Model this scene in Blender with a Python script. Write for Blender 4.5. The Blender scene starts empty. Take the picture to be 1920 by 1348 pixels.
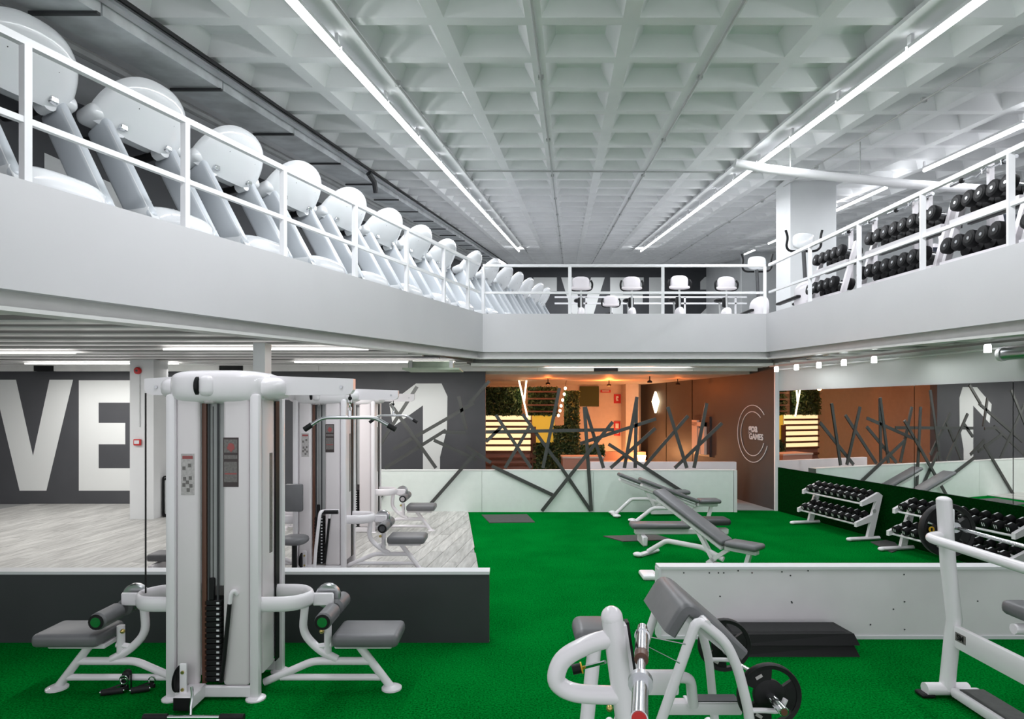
import bpy, bmesh, math, random
from mathutils import Vector, Matrix
random.seed(7)
S = bpy.context.scene
COL = S.collection
R = math.radians
# ------------------------------------------------------------------ camera, world, exposure
F, CX, HY, EYE = 1154.0, 960.0, 762.0, 2.1
cam = bpy.data.cameras.new('camera')
cam.sensor_width = 36.0; cam.sensor_fit = 'HORIZONTAL'
cam.lens = 36.0 * F / 1920.0
cam.shift_y = (HY - 674.0) / 1920.0
cam.clip_start = 0.05; cam.clip_end = 200
camo = bpy.data.objects.new('camera', cam); COL.objects.link(camo)
camo.location = (0, 0, EYE); camo.rotation_euler = (R(90), 0, 0)
S.camera = camo
w = bpy.data.worlds.new('world'); S.world = w; w.use_nodes = True
w.node_tree.nodes['Background'].inputs[0].default_value = (0.95, 0.955, 1.0, 1)
w.node_tree.nodes['Background'].inputs[1].default_value = 0.92
S.view_settings.view_transform = 'Standard'; S.view_settings.look = 'None'
S.view_settings.exposure = 0.12; S.view_settings.gamma = 1.0
S.view_settings.use_curve_mapping = False
S.cycles.adaptive_threshold = 0.02; S.cycles.max_bounces = 6; S.cycles.diffuse_bounces = 3; S.cycles.glossy_bounces = 3; S.cycles.caustics_reflective = False; S.cycles.caustics_refractive = False

def area(name, loc, sx, sy, power, col=(1, 1, 1), rot=(0, 0, 0), spread=180):
    l = bpy.data.lights.new(name, 'AREA'); l.shape = 'RECTANGLE'; l.size = sx; l.size_y = sy
    l.energy = power; l.color = col; l.spread = R(spread)
    o = bpy.data.objects.new(name, l); COL.objects.link(o); o.location = loc; o.rotation_euler = rot
    return o

# the sloping waffle ceiling, the mezzanine edge, measured from the photograph
C0, CM, CDX = 2.6, 0.1646, 0.091
def zc(Y, drop=0.0): return EYE + C0 - drop + CM * Y          # ceiling underside
def zt(Y): return 3.47 + 0.0373 * Y                            # top of the mezzanine fascia
def P(px, py, Y): return ((px - CX) * Y / F, Y, EYE - (py - HY) * Y / F)
def G(px, py):
    Y = F * EYE / (py - HY); return ((px - CX) * Y / F, Y, 0.0)
def LX(Y): return -3.33 + 0.34 * (Y - 4.0)                     # left fascia line
def RX(Y): return 4.88 + 0.01 * Y                              # right fascia line
YB = 12.1                                                      # back fascia line
XL, XR = LX(YB), RX(YB)

LEDW = (0.95, 0.965, 1.0)
# light of the tube rows (tubes themselves are built further down)
def row_x(k, Y): return (-2.172 + CDX * Y, 3.229 + CDX * Y, 6.78 + .2 * (Y - 8.15))[k]
def row_lights(k, y0, y1, down, up, yaw):
    ym = (y0 + y1) / 2; L = (y1 - y0) * 1.01
    area('row_light', (row_x(k, ym), ym, zc(ym, .26)), .14, L, down, LEDW, (math.atan(CM), 0, yaw))
    area('row_light_up', (row_x(k, ym), ym, zc(ym, .17)), .05, L, up, LEDW, (math.atan(CM) + math.pi, 0, yaw))
for k in (0, 1):
    row_lights(k, 2.6, 7.6, 92, 55, -math.atan(CDX)); row_lights(k, 7.6, 14.6, 145, 88, -math.atan(CDX)); row_lights(k, 14.6, 28.0, 340, 170, -math.atan(CDX))
for x in (-.5, 5.5): area('far_hall_fill', (x, 35.5, zc(35.5, .15)), 1.2, 6.0, 420, LEDW, (math.atan(CM), 0, 0))  # added fill with no fixture, brightens the far wall and its letters
row_lights(2, 6.0, 11.0, 60, 9, -.2); row_lights(2, 11.0, 20.0, 90, 14, -.2)
# fluorescent tubes fixed between the slats of the lower ceiling
def WX_(Y): return 5.34 + .186 * (12.5 - Y)
LOWER_TUBES = [(-8.5, 7.0), (-8.3, 9.6), (-8.0, 12.0), (-3.6, 9.0), (-2.6, 11.6), (2.2, 12.75)]
for x, y in LOWER_TUBES:
    area('lower_light', (x, y, 2.83), 3.0, .08, 54 if x < 0 else 22, (1, .97, .95)); area('lower_light_up', (x, y, 2.88), 3.0, .2, 9, (1, .97, .95), (math.pi, 0, 0))
for y in (10.7, 8.4, 6.6):
    area('lower_light', (WX_(y) - .40, y, 2.78), .3, .9, 2.5, (.95, 1, .97))
# warm lamps of the lounge behind the half wall
def point(name, loc, power, col, r=.12):
    l = bpy.data.lights.new(name, 'POINT'); l.energy = power; l.color = col; l.shadow_soft_size = r
    o = bpy.data.objects.new(name, l); COL.objects.link(o); o.location = loc
WARM = (1.0, .22, .045)
SPOTS = [(2.6, 16.5, 2.66, 64), (.9, 15.4, 2.66, 18), (4.2, 15.6, 2.66, 7), (3.2, 14.3, 2.66, 4)]  # the spot before the plant walls is added to brighten the leaves
for x, y, z, e in SPOTS: point('lounge_light', (x, y, z - .08), e, WARM, .05)
point('lounge_light', (3.75, 17.8, .78), 60, (1, .45, .18), .1)
point('lounge_light', (3.42, 18.95, .35), 40, (1, .45, .18), .06)

# ------------------------------------------------------------------ materials
MATS = {}
def mat(name, col, rough=.5, metal=0.0, noise=0.0, nscale=8, bump=0.0, bscale=60, spec=.5, emit=None, estr=0, coat=0, stretch=None):
    m = bpy.data.materials.new(name); m.use_nodes = True
    nt = m.node_tree; b = nt.nodes['Principled BSDF']
    b.inputs['Base Color'].default_value = (*col, 1); b.inputs['Roughness'].default_value = rough
    b.inputs['Metallic'].default_value = metal; b.inputs['Specular IOR Level'].default_value = spec
    b.inputs['Coat Weight'].default_value = coat
    tc = nt.nodes.new('ShaderNodeTexCoord')
    src = tc.outputs['Object']
    if stretch:
        mp = nt.nodes.new('ShaderNodeMapping'); mp.inputs['Scale'].default_value = stretch
        nt.links.new(src, mp.inputs[0]); src = mp.outputs[0]
    if noise:
        n = nt.nodes.new('ShaderNodeTexNoise'); n.inputs['Scale'].default_value = nscale; n.inputs['Detail'].default_value = 4
        r = nt.nodes.new('ShaderNodeValToRGB')
        r.color_ramp.elements[0].position = .3; r.color_ramp.elements[1].position = .7
        r.color_ramp.elements[0].color = (*[c * (1 - noise) for c in col], 1)
        r.color_ramp.elements[1].color = (*[min(1, c * (1 + noise)) for c in col], 1)
        nt.links.new(src, n.inputs['Vector']); nt.links.new(n.outputs['Fac'], r.inputs[0]); nt.links.new(r.outputs[0], b.inputs['Base Color'])
    if bump:
        n2 = nt.nodes.new('ShaderNodeTexNoise'); n2.inputs['Scale'].default_value = bscale; n2.inputs['Detail'].default_value = 3
        bp = nt.nodes.new('ShaderNodeBump'); bp.inputs['Strength'].default_value = bump; bp.inputs['Distance'].default_value = .02
        nt.links.new(src, n2.inputs['Vector']); nt.links.new(n2.outputs['Fac'], bp.inputs['Height']); nt.links.new(bp.outputs[0], b.inputs['Normal'])
    if emit:
        b.inputs['Emission Color'].default_value = (*emit, 1); b.inputs['Emission Strength'].default_value = estr
        m.cycles.emission_sampling = 'NONE'
    MATS[name] = m
    return m
mat('wall_white', (.74, .76, .77), .6, noise=.03, nscale=2)
mat('fascia_white', (.60, .595, .615), .5, noise=.015, nscale=1.5)
mat('ceiling_white', (.85, .86, .87), .55, noise=.05, nscale=1.3)
mat('soffit', (.11, .11, .107), .5, noise=.08, nscale=3)
mat('slat_white', (.88, .87, .85), .3, noise=.06, nscale=3)
mat('steel_grey', (.45, .46, .46), .45, noise=.04)
mat('rail_white', (.85, .85, .87), .35)
mat('machine_white', (.87, .84, .87), .28, coat=.3)
mat('machine_shroud', (.80, .75, .77), .35, noise=.02, nscale=2)
mat('beam_paint', (.66, .66, .65), .4, noise=.03)
mat('tread_white', (.82, .84, .86), .18, coat=.5)
mat('tread_grey', (.62, .66, .70), .3, metal=.05)
mat('wall_dark', (.070, .072, .080), .55, noise=.06, nscale=2)
mat('wall_dark_upper', (.060, .063, .070), .6, noise=.06, nscale=2)
mat('wall_logo', (.062, .058, .056), .55, noise=.06, nscale=2)
mat('letter_white', (.78, .80, .79), .55)
mat('black', (.007, .007, .008), .5, spec=.3)
mat('rubber', (.012, .012, .013), .55, spec=.3, noise=.2, nscale=30)
mat('dumbbell_black', (.007, .007, .008), .6, spec=.2)
mat('mark_white', (.75, .76, .78), .4)
mat('chrome', (.75, .76, .78), .15, metal=1.0)
mat('steel', (.55, .56, .58), .3, metal=1.0)
mat('galvanised', (.72, .75, .77), .35, metal=.2, noise=.25, nscale=2.5)
mat('vinyl', (.148, .149, .157), .42, noise=.06, nscale=10)
mat('vinyl_dark', (.045, .047, .05), .5)
mat('vinyl_side', (.05, .052, .056), .5)
mat('divider_dark', (.040, .042, .047), .45, noise=.08, nscale=2)
mat('divider_light', (.84, .80, .83), .5, noise=.07, nscale=1.2)
mat('divider_cap', (.74, .75, .77), .4)
mat('mat_grey', (.06, .062, .06), .7, noise=.15, nscale=20)
mat('stick_dark', (.055, .058, .055), .5, noise=.1, nscale=4)
mat('panel_mint', (.80, .87, .83), .5, noise=.02)
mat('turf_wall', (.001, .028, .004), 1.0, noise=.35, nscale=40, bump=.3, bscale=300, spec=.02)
mat('red', (.55, .02, .02), .4)
mat('green_sign', (.02, .28, .14), .4)
mat('yellow', (.75, .45, .02), .4)
mat('brown_strip', (.13, .055, .035), .4)
mat('placard_grey', (.50, .47, .47), .5, noise=.15, nscale=60)
mat('placard_dark', (.045, .03, .03), .4)
mat('placard_mid', (.17, .155, .15), .5, noise=.25, nscale=70)
mat('placard_red', (.35, .08, .08), .5)
mat('lounge_wall', (.70, .60, .52), .6, noise=.04)
mat('lounge_brown', (.22, .15, .11), .6, noise=.08, nscale=3)
mat('wood_slat', (.16, .07, .035), .5, noise=.2, nscale=12)
mat('leaf', (.035, .095, .03), .4, noise=.5, nscale=30, spec=.6)
mat('leaf_light', (.15, .24, .09), .35, noise=.4, nscale=30, spec=.6)
mat('moss', (.012, .028, .014), .9, noise=.5, nscale=25)
mat('planter', (.45, .24, .18), .6)
mat('olive', (.05, .07, .01), .6)
mat('yellow_panel', (.75, .52, .05), .5, emit=(1, .62, .06), estr=.35)
mat('glow_panel', (.9, .7, .45), .5, emit=(1, .72, .38), estr=1.15)
mat('bulb', (1, .9, .7), .5, emit=(1, .80, .50), estr=5)
mat('tube_glow', (1, 1, 1), .5, emit=(.97, .99, 1), estr=8)
mat('tube_soft', (1, 1, 1), .5, emit=(1, .99, .95), estr=.85)
mat('screen', (.02, .03, .05), .2)
mat('navy', (.02, .025, .04), .4)
mat('mirror_glass', (.90, .92, .91), .01, metal=1.0)
mat('concrete', (.32, .33, .33), .7, noise=.12, nscale=4)
mat('bin_body', (.62, .64, .65), .4)
mat('brass', (.65, .5, .18), .3, metal=.9)
mat('shoji', (.55, .66, .60), .6)
mat('green_box', (.36, .43, .33), .5, noise=.1)

# turf floor: short fibres as colour grain and fine relief
def turf_material():
    m = mat('turf', (.0, .2, .03), .85)
    nt = m.node_tree; b = nt.nodes['Principled BSDF']; tc = nt.nodes['Texture Coordinate']
    n = nt.nodes.new('ShaderNodeTexNoise'); n.inputs['Scale'].default_value = 70; n.inputs['Detail'].default_value = 6; n.inputs['Roughness'].default_value = .75
    n2 = nt.nodes.new('ShaderNodeTexNoise'); n2.inputs['Scale'].default_value = 1.4; n2.inputs['Detail'].default_value = 4
    mx = nt.nodes.new('ShaderNodeMath'); mx.operation = 'MULTIPLY_ADD'; mx.inputs[1].default_value = .16
    r = nt.nodes.new('ShaderNodeValToRGB')
    r.color_ramp.elements[0].position = .42; r.color_ramp.elements[0].color = (.0, .036, .003, 1)
    r.color_ramp.elements[1].position = .72; r.color_ramp.elements[1].color = (.001, .275, .034, 1)
    nt.links.new(tc.outputs['Object'], n.inputs['Vector']); nt.links.new(tc.outputs['Object'], n2.inputs['Vector'])
    nt.links.new(n2.outputs['Fac'], mx.inputs[0]); nt.links.new(n.outputs['Fac'], mx.inputs[2])
    nt.links.new(mx.outputs[0], r.inputs[0]); nt.links.new(r.outputs[0], b.inputs['Base Color'])
    bp = nt.nodes.new('ShaderNodeBump'); bp.inputs['Strength'].default_value = .6; bp.inputs['Distance'].default_value = .02
    nt.links.new(n.outputs['Fac'], bp.inputs['Height']); nt.links.new(bp.outputs[0], b.inputs['Normal'])
    b.inputs['Specular IOR Level'].default_value = 0.0
turf_material()
def plank_material(name, base):
    m = mat(name, base, .38)
    nt = m.node_tree; b = nt.nodes['Principled BSDF']; tc = nt.nodes['Texture Coordinate']
    mp = nt.nodes.new('ShaderNodeMapping'); mp.inputs['Scale'].default_value = (9, .9, 9)
    oi = nt.nodes.new('ShaderNodeObjectInfo')
    ad = nt.nodes.new('ShaderNodeVectorMath'); ad.operation = 'ADD'
    n = nt.nodes.new('ShaderNodeTexNoise'); n.inputs['Scale'].default_value = 2.2; n.inputs['Detail'].default_value = 6; n.inputs['Roughness'].default_value = .65
    r = nt.nodes.new('ShaderNodeValToRGB')
    r.color_ramp.elements[0].position = .3; r.color_ramp.elements[0].color = (*[c * .62 for c in base], 1)
    r.color_ramp.elements[1].position = .62; r.color_ramp.elements[1].color = (*[min(1, c * 1.12) for c in base], 1)
    hs = nt.nodes.new('ShaderNodeMix'); hs.data_type = 'RGBA'; hs.blend_type = 'MULTIPLY'; hs.inputs[0].default_value = 1
    mr = nt.nodes.new('ShaderNodeMapRange'); mr.inputs[3].default_value = .84; mr.inputs[4].default_value = 1.08
    nt.links.new(tc.outputs['Object'], mp.inputs[0]); nt.links.new(mp.outputs[0], ad.inputs[0]); nt.links.new(oi.outputs['Random'], ad.inputs[1])
    nt.links.new(ad.outputs[0], n.inputs['Vector']); nt.links.new(n.outputs['Fac'], r.inputs[0])
    nt.links.new(oi.outputs['Random'], mr.inputs[0])
    nt.links.new(r.outputs[0], hs.inputs[6]); nt.links.new(mr.outputs[0], hs.inputs[7]); nt.links.new(hs.outputs[2], b.inputs['Base Color'])
plank_material('plank', (.52, .52, .50))

# ------------------------------------------------------------------ mesh helpers
class MB:
    def __init__(s): s.v = []; s.f = []
    def add(s, vs, fs):
        o = len(s.v); s.v += [tuple(v) for v in vs]; s.f += [[i + o for i in f] for f in fs]; return s
    def hexa(s, p):       # 8 points: bottom 0-3, top 4-7
        return s.add(p, [[3, 2, 1, 0], [4, 5, 6, 7], [0, 1, 5, 4], [1, 2, 6, 5], [2, 3, 7, 6], [3, 0, 4, 7]])
    def box(s, a, b):
        (x0, y0, z0), (x1, y1, z1) = a, b
        return s.hexa([(x0, y0, z0), (x1, y0, z0), (x1, y1, z0), (x0, y1, z0), (x0, y0, z1), (x1, y0, z1), (x1, y1, z1), (x0, y1, z1)])
    def rbox(s, a, b, r=.02, seg=2, M=None):
        bm = bmesh.new(); bmesh.ops.create_cube(bm, size=1.0)
        sz = [abs(b[i] - a[i]) for i in range(3)]; c = [(a[i] + b[i]) / 2 for i in range(3)]
        for v in bm.verts: v.co = Vector((v.co.x * sz[0], v.co.y * sz[1], v.co.z * sz[2]))
        r = min(r, min(sz) * .49)
        bmesh.ops.bevel(bm, geom=bm.edges[:], offset=r, segments=seg, profile=.5, affect='EDGES')
        bm.verts.index_update()
        vs = [Vector(v.co) for v in bm.verts]
        if M is not None: vs = [M @ v for v in vs]
        s.add([(v.x + c[0], v.y + c[1], v.z + c[2]) for v in vs], [[v.index for v in f.verts] for f in bm.faces]); bm.free(); return s
    def bar(s, p, q, w, h=None, up=(0, 0, 1)):
        h = h or w; p, q = Vector(p), Vector(q); d = (q - p).normalized(); u = Vector(up)
        if abs(d.dot(u)) > .98: u = Vector((0, 1, 0))
        a = d.cross(u).normalized() * (w / 2); b = a.cross(d).normalized() * (h / 2)
        return s.hexa([p - a - b, p + a - b, p + a + b, p - a + b, q - a - b, q + a - b, q + a + b, q - a + b])
    def tube(s, path, r, n=10, caps=True, rr=None, closed=False, smooth=0):
        pts = [Vector(p) for p in path]
        if smooth and len(pts) > 2: pts = fillet(pts, smooth, closed)
        N = len(pts); tang = []
        for i in range(N):
            if closed: t = pts[(i + 1) % N] - pts[i - 1]
            else: t = (pts[min(i + 1, N - 1)] - pts[max(i - 1, 0)])
            tang.append(t.normalized())
        u = Vector((0, 0, 1)) if abs(tang[0].z) < .9 else Vector((0, 1, 0))
        a = tang[0].cross(u).normalized(); vs = []; fs = []
        for i in range(N):
            a = (a - tang[i] * a.dot(tang[i])).normalized(); b = tang[i].cross(a)
            ra, rb = (r, r) if rr is None else rr
            if isinstance(r, (list, tuple)): ra = rb = r[i]
            for k in range(n):
                t = 2 * math.pi * k / n; vs.append(pts[i] + a * (ra * math.cos(t)) + b * (rb * math.sin(t)))
        for i in range(N if closed else N - 1):
            j = (i + 1) % N
            for k in range(n): fs.append([i * n + k, i * n + (k + 1) % n, j * n + (k + 1) % n, j * n + k])
        if caps and not closed: fs.append(list(range(n - 1, -1, -1))); fs.append([(N - 1) * n + k for k in range(n)])
        return s.add(vs, fs)
    def lathe(s, prof, origin=(0, 0, 0), axis=(0, 0, 1), n=20):
        ax = Vector(axis).normalized(); u = Vector((1, 0, 0)) if abs(ax.x) < .9 else Vector((0, 1, 0))
        a = ax.cross(u).normalized(); b = ax.cross(a); o = Vector(origin); vs = []; fs = []
        for (r, z) in prof:
            for k in range(n):
                t = 2 * math.pi * k / n; vs.append(o + ax * z + (a * math.cos(t) + b * math.sin(t)) * max(r, 1e-4))
        for i in range(len(prof) - 1):
            for k in range(n): fs.append([i * n + k, i * n + (k + 1) % n, (i + 1) * n + (k + 1) % n, (i + 1) * n + k])
        fs.append(list(range(n - 1, -1, -1))); fs.append([(len(prof) - 1) * n + k for k in range(n)])
        return s.add(vs, fs)
    def cyl(s, p, q, r, n=14):
        d = Vector(q) - Vector(p); return s.lathe([(r, 0), (r, d.length)], p, d, n)
    def foam(s, p, q, r, n=14, e=.02):
        d = Vector(q) - Vector(p); L = d.length
        return s.lathe([(r - e, 0), (r, e), (r, L - e), (r - e, L)], p, d, n)
    def prism(s, poly, d, origin=None):          # 3-D planar polygon swept along vector d
        n = len(poly); d = Vector(d); p = [Vector(q) for q in poly]
        s.add([*p, *[q + d for q in p]], [list(range(n - 1, -1, -1)), list(range(n, 2 * n))] + [[k, (k + 1) % n, n + (k + 1) % n, n + k] for k in range(n)]); return s
    def ell(s, c, rx, ry, rz, n=20, m=12, pw=1.0, zmin=-1):
        vs = []; fs = []
        def sg(v): return math.copysign(abs(v) ** pw, v)
        for i in range(m + 1):
            ph = -math.pi / 2 + math.pi * i / m
            for k in range(n):
                t = 2 * math.pi * k / n
                vs.append((c[0] + rx * sg(math.cos(ph)) * sg(math.cos(t)), c[1] + ry * sg(math.cos(ph)) * sg(math.sin(t)), c[2] + rz * max(zmin, sg(math.sin(ph)))))
        for i in range(m):
            for k in range(n): fs.append([i * n + k, i * n + (k + 1) % n, (i + 1) * n + (k + 1) % n, (i + 1) * n + k])
        return s.add(vs, fs)
    def tf(s, M): s.v = [tuple(M @ Vector(v)) for v in s.v]; return s

def fillet(pts, r, closed=False):
    out = []; N = len(pts)
    for i, p in enumerate(pts):
        if not closed and i in (0, N - 1): out.append(p); continue
        a, b = pts[i - 1], pts[(i + 1) % N]
        da, db = (a - p), (b - p); ra = min(r, da.length * .45); rb = min(r, db.length * .45)
        A = p + da.normalized() * ra; B = p + db.normalized() * rb
        for k in range(6):
            t = k / 5; out.append(A * (1 - t) ** 2 + p * (2 * t * (1 - t)) + B * t * t)
    return out

def link(name, me, m, parent=None, M=None):
    o = bpy.data.objects.new(name, me); COL.objects.link(o)
    if m and not me.materials: me.materials.append(MATS[m])
    if parent is not None: o.parent = parent
    return o
def mesh(name, mb, smooth=True):
    me = bpy.data.meshes.new(name); me.from_pydata(mb.v, [], mb.f); me.update()
    bm = bmesh.new(); bm.from_mesh(me); bmesh.ops.recalc_face_normals(bm, faces=bm.faces[:]); bm.to_mesh(me); bm.free()
    if smooth: me.shade_smooth(); me.set_sharp_from_angle(angle=R(38))
    return me
def tmat(o):
    loc = Vector(o['_l']) if '_l' in o else Vector((0, 0, 0)); return Matrix.Translation(loc) @ Matrix.Rotation(o.get('_r', 0.0), 4, 'Z')
TM = {}
def thing(name, label, cat, loc=(0, 0, 0), rotz=0.0, group=None):
    o = bpy.data.objects.new(name, None); COL.objects.link(o); o.empty_display_size = .1
    o.location = loc; o.rotation_euler = (0, 0, rotz)
    TM[o.name] = Matrix.Translation(Vector(loc)) @ Matrix.Rotation(rotz, 4, 'Z')
    tag(o, label, cat, group); return o
def tag(o, label, cat, group=None, kind=None):
    if label: o['label'] = label
    if cat: o['category'] = cat
    if group: o['group'] = group
    if kind: o['kind'] = kind
    return o
def part(parent, name, mb, m, world=False, label=None, root=None, smooth=True):
    if world:
        r = root or parent
        mb.tf(TM[r.name].inverted())
    o = link(name, mesh(name, mb, smooth), m, parent)
    if label: o['label'] = label
    return o
def struct(name, mb, m, parent=None, smooth=False, label=None):
    o = link(name, mesh(name, mb, smooth), m, parent)
    if parent is None: o['kind'] = 'structure'
    if label: o['label'] = label
    return o
def single(name, mb, m, label, cat, loc=None, group=None, smooth=True):
    if loc is not None: mb.tf(Matrix.Translation(Vector(loc)).inverted())
    o = link(name, mesh(name, mb, smooth), m)
    if loc is not None: o.location = loc
    return tag(o, label, cat, group)
def dup(root, loc, rotz=0.0, label=None, group=None, scale=None, parent=None):
    r = root.copy(); COL.objects.link(r); r.location = loc; r.rotation_euler = (0, 0, rotz)
    if scale: r.scale = scale
    if label: r['label'] = label
    if group: r['group'] = group
    for ch in list(root.children):
        c = ch.copy(); COL.objects.link(c); c.parent = r
        for g in list(ch.children):
            d = g.copy(); COL.objects.link(d); d.parent = c
    return r
def lump(o):  return o
ORD = ['first', 'second', 'third', 'fourth', 'fifth', 'sixth', 'seventh', 'eighth', 'ninth', 'tenth', 'eleventh', 'twelfth', 'thirteenth', 'fourteenth', 'fifteenth', 'sixteenth']
# ------------------------------------------------------------------ the setting
def clip(poly, a, b):      # keep the left side of line a->b
    out = []
    def side(p): return (b[0] - a[0]) * (p[1] - a[1]) - (b[1] - a[1]) * (p[0] - a[0])
    for i in range(len(poly)):
        p, q = poly[i], poly[(i + 1) % len(poly)]; sp, sq = side(p), side(q)
        if sp >= 0: out.append(p)
        if sp * sq < 0:
            t = sp / (sp - sq); out.append((p[0] + (q[0] - p[0]) * t, p[1] + (q[1] - p[1]) * t))
    return out
def slab(mb, poly, ztop, zbot):
    n = len(poly)
    mb.add([(x, y, zbot(y)) for x, y in poly] + [(x, y, ztop(y)) for x, y in poly],
           [list(range(n - 1, -1, -1)), list(range(n, 2 * n))] + [[k, (k + 1) % n, n + (k + 1) % n, n + k] for k in range(n)])
    return mb
def const(z): return lambda y: z

fl = struct('floor_turf', slab(MB(), [(-14, -.5), (9, -.5), (9, 12.4), (5.4, 12.4), (-14, 13.3)], const(0), const(-.12)), 'turf', label='bright green artificial turf floor')
EDGE = [(-.2, 5.5), (-.98, 13.2)]
wood = struct('floor_wood', slab(MB(), [(-14, 5.56), EDGE[0], EDGE[1], (-14, 13.2)], const(.006), const(-.02)), 'concrete')
random.seed(3)
dx, dy = .15, 1.0; L = math.hypot(dx, dy); dx /= L; dy /= L; nx, ny = dy, -dx
region = [(-6.9, 7.3), (-.37, 7.3), (-.97, 13.18), (-11.6, 13.18)]
for i in range(-64, 10):
    s0 = i * .19; off = (i * .57) % 1.7
    for j in range(1, 10):
        t0 = j * 1.7 + off - 1.0
        q = [(nx * (s0 + a) + dx * (t0 + b), ny * (s0 + a) + dy * (t0 + b)) for a, b in ((.003, .003), (.187, .003), (.187, 1.697), (.003, 1.697))]
        for k in range(4):
            if len(q) > 2: q = clip(q, region[k], region[(k + 1) % 4])
        if len(q) < 3: continue
        ar = abs(sum(q[k][0] * q[(k + 1) % len(q)][1] - q[(k + 1) % len(q)][0] * q[k][1] for k in range(len(q)))) / 2
        if ar < .02: continue
        struct('plank', slab(MB(), q, const(.016), const(.004)), 'plank', wood)
# lounge floor and the light strip by the logo wall
struct('floor_lounge', slab(MB(), [(-3, 13.3), (5.35, 12.42), (5.3, 21), (-3, 21)], const(.004), const(-.1)), 'concrete')

# ---- ground-floor walls
WB = 13.2
wb = struct('wall_back', MB().box((-14, WB, 0), (-.57, WB + .18, 3.0)), 'wall_dark', label='dark grey wall painted with giant white characters')
def letter(px, Y, parent, name='painted_letter', m='letter_white', t=.004):
    poly = [P(x, y, Y) for x, y in px]
    return struct(name, MB().prism(poly, (0, -t, 0)), m, parent)
letter([(-13, 712), (30, 712), (62, 855), (93, 712), (137, 712), (87, 920), (37, 920)], WB, wb)
letter([(148, 713), (248, 713), (248, 755), (185, 755), (185, 793), (235, 793), (235, 833), (185, 833), (185, 878), (248, 878), (248, 920), (148, 920)], WB, wb)
letter([(262, 713), (291, 713), (352, 850), (352, 713), (390, 713), (390, 920), (362, 920), (300, 790), (300, 920), (262, 920)], WB, wb)
letter([(402, 713), (500, 713), (500, 755), (470, 755), (470, 920), (432, 920), (432, 755), (402, 755)], WB, wb)
letter([(780, 719), (828, 719), (839, 743), (838, 804), (825, 857), (825, 925), (793, 925), (793, 760), (737, 800), (730, 757), (751, 741)], WB, wb)
struct('wall_left', MB().box((-14.2, 0, 0), (-14, 13.3, 3.3)), 'wall_white')

# right wall (mirror wall) and its continuation with the logo
def WX(Y): return 5.34 + .186 * (12.5 - Y)
def LW(Y): return 5.32 - .15 * (Y - 12.42)
def wallseg(mb, fx, y0, y1, z0, z1, t=.16):
    return mb.hexa([(fx(y0), y0, z0), (fx(y0) + t, y0, z0), (fx(y1) + t, y1, z0), (fx(y1), y1, z0), (fx(y0), y0, z1), (fx(y0) + t, y0, z1), (fx(y1) + t, y1, z1), (fx(y1), y1, z1)])
wr = struct('wall_right', wallseg(MB(), WX, 0, 12.5, 0, 3.3), 'wall_white')
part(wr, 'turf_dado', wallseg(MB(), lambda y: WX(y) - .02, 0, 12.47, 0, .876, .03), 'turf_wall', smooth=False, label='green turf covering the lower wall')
wl = struct('wall_logo', wallseg(MB(), LW, 12.42, 20.2, 0, 3.0), 'wall_logo', label='dark grey wall running back into the lounge')
for y in (16.2, 17.9):
    struct('panel_joint', wallseg(MB(), lambda t: LW(t) - .006, y, y + .05, 0, 2.9, .01), 'black', wl)
struct('trim_corner', MB().box((5.29, 12.37, 0), (5.36, 12.43, 3.0)), 'rail_white')

# white half wall in front of the lounge, in panels
hw = struct('wall_half', MB().box((-2.87, 12.28, 0), (4.40, 12.40, .80)), 'panel_mint', label='low white half wall in front of the lounge')
for x0, x1 in ((-2.87, -.6), (-.595, 1.62), (1.625, 4.40)):
    struct('panel', MB().box((x0, 12.24, 0), (x1, 12.28, .82)), 'panel_mint', hw)
struct('end_post', MB().box((4.41, 12.22, 0), (4.47, 12.42, .83)), 'letter_white', hw)
struct('top_cap', MB().box((-2.87, 12.235, .82), (4.40, 12.41, .835)), 'letter_white', hw)
struct('wall_planter', MB().box((1.7, 13.3, 0), (4.85, 13.42, .90)), 'divider_light', label='grey low wall just behind the half wall')

# lounge shell
struct('wall_lounge_back', MB().box((-3, 20.0, 0), (4.3, 20.2, 3.0)), 'lounge_wall')
struct('wall_lounge_left', MB().box((-3.2, 13.38, 0), (-3.0, 20.2, 3.0)), 'lounge_wall')
struct('column_lounge', MB().box((3.55, 19.2, 0), (3.95, 20.0, 2.9)), 'lounge_wall')

# ---- mezzanine
def zb(Y): return zt(Y) - .75
YN = .8
lf = MB(); a, b = (LX(YN), YN), (XL, YB); ux, uy = .322, .947
lf.hexa([(a[0], a[1], zb(a[1])), (b[0], b[1], zb(b[1])), (b[0] - .12 * uy, b[1] + .12 * ux, zb(b[1])), (a[0] - .12 * uy, a[1] + .12 * ux, zb(a[1])),
         (a[0], a[1], zt(a[1])), (b[0], b[1], zt(b[1])), (b[0] - .12 * uy, b[1] + .12 * ux, zt(b[1])), (a[0] - .12 * uy, a[1] + .12 * ux, zt(a[1]))])
struct('fascia_left', lf, 'fascia_white', label='white mezzanine fascia below the treadmills')
struct('fascia_back', MB().box((XL, YB, zb(YB)), (XR, YB + .12, zt(YB))), 'fascia_white', label='white mezzanine fascia facing the camera')
rf = MB(); rf.hexa([(RX(YN), YN, zb(YN)), (RX(YN) + .12, YN, zb(YN)), (XR + .12, YB, zb(YB)), (XR, YB, zb(YB)), (RX(YN), YN, zt(YN)), (RX(YN) + .12, YN, zt(YN)), (XR + .12, YB, zt(YB)), (XR, YB, zt(YB))])
struct('fascia_right', rf, 'fascia_white', label='white mezzanine fascia below the dumbbell racks')
ms = MB()
slab(ms, [(-6.6, YN), (LX(YN) - .05, YN), (XL - .05, YB), (XL - .05, 41.4), (-6.6, 41.4)], lambda y: zt(y) - .02, lambda y: zt(y) - .25)
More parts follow.
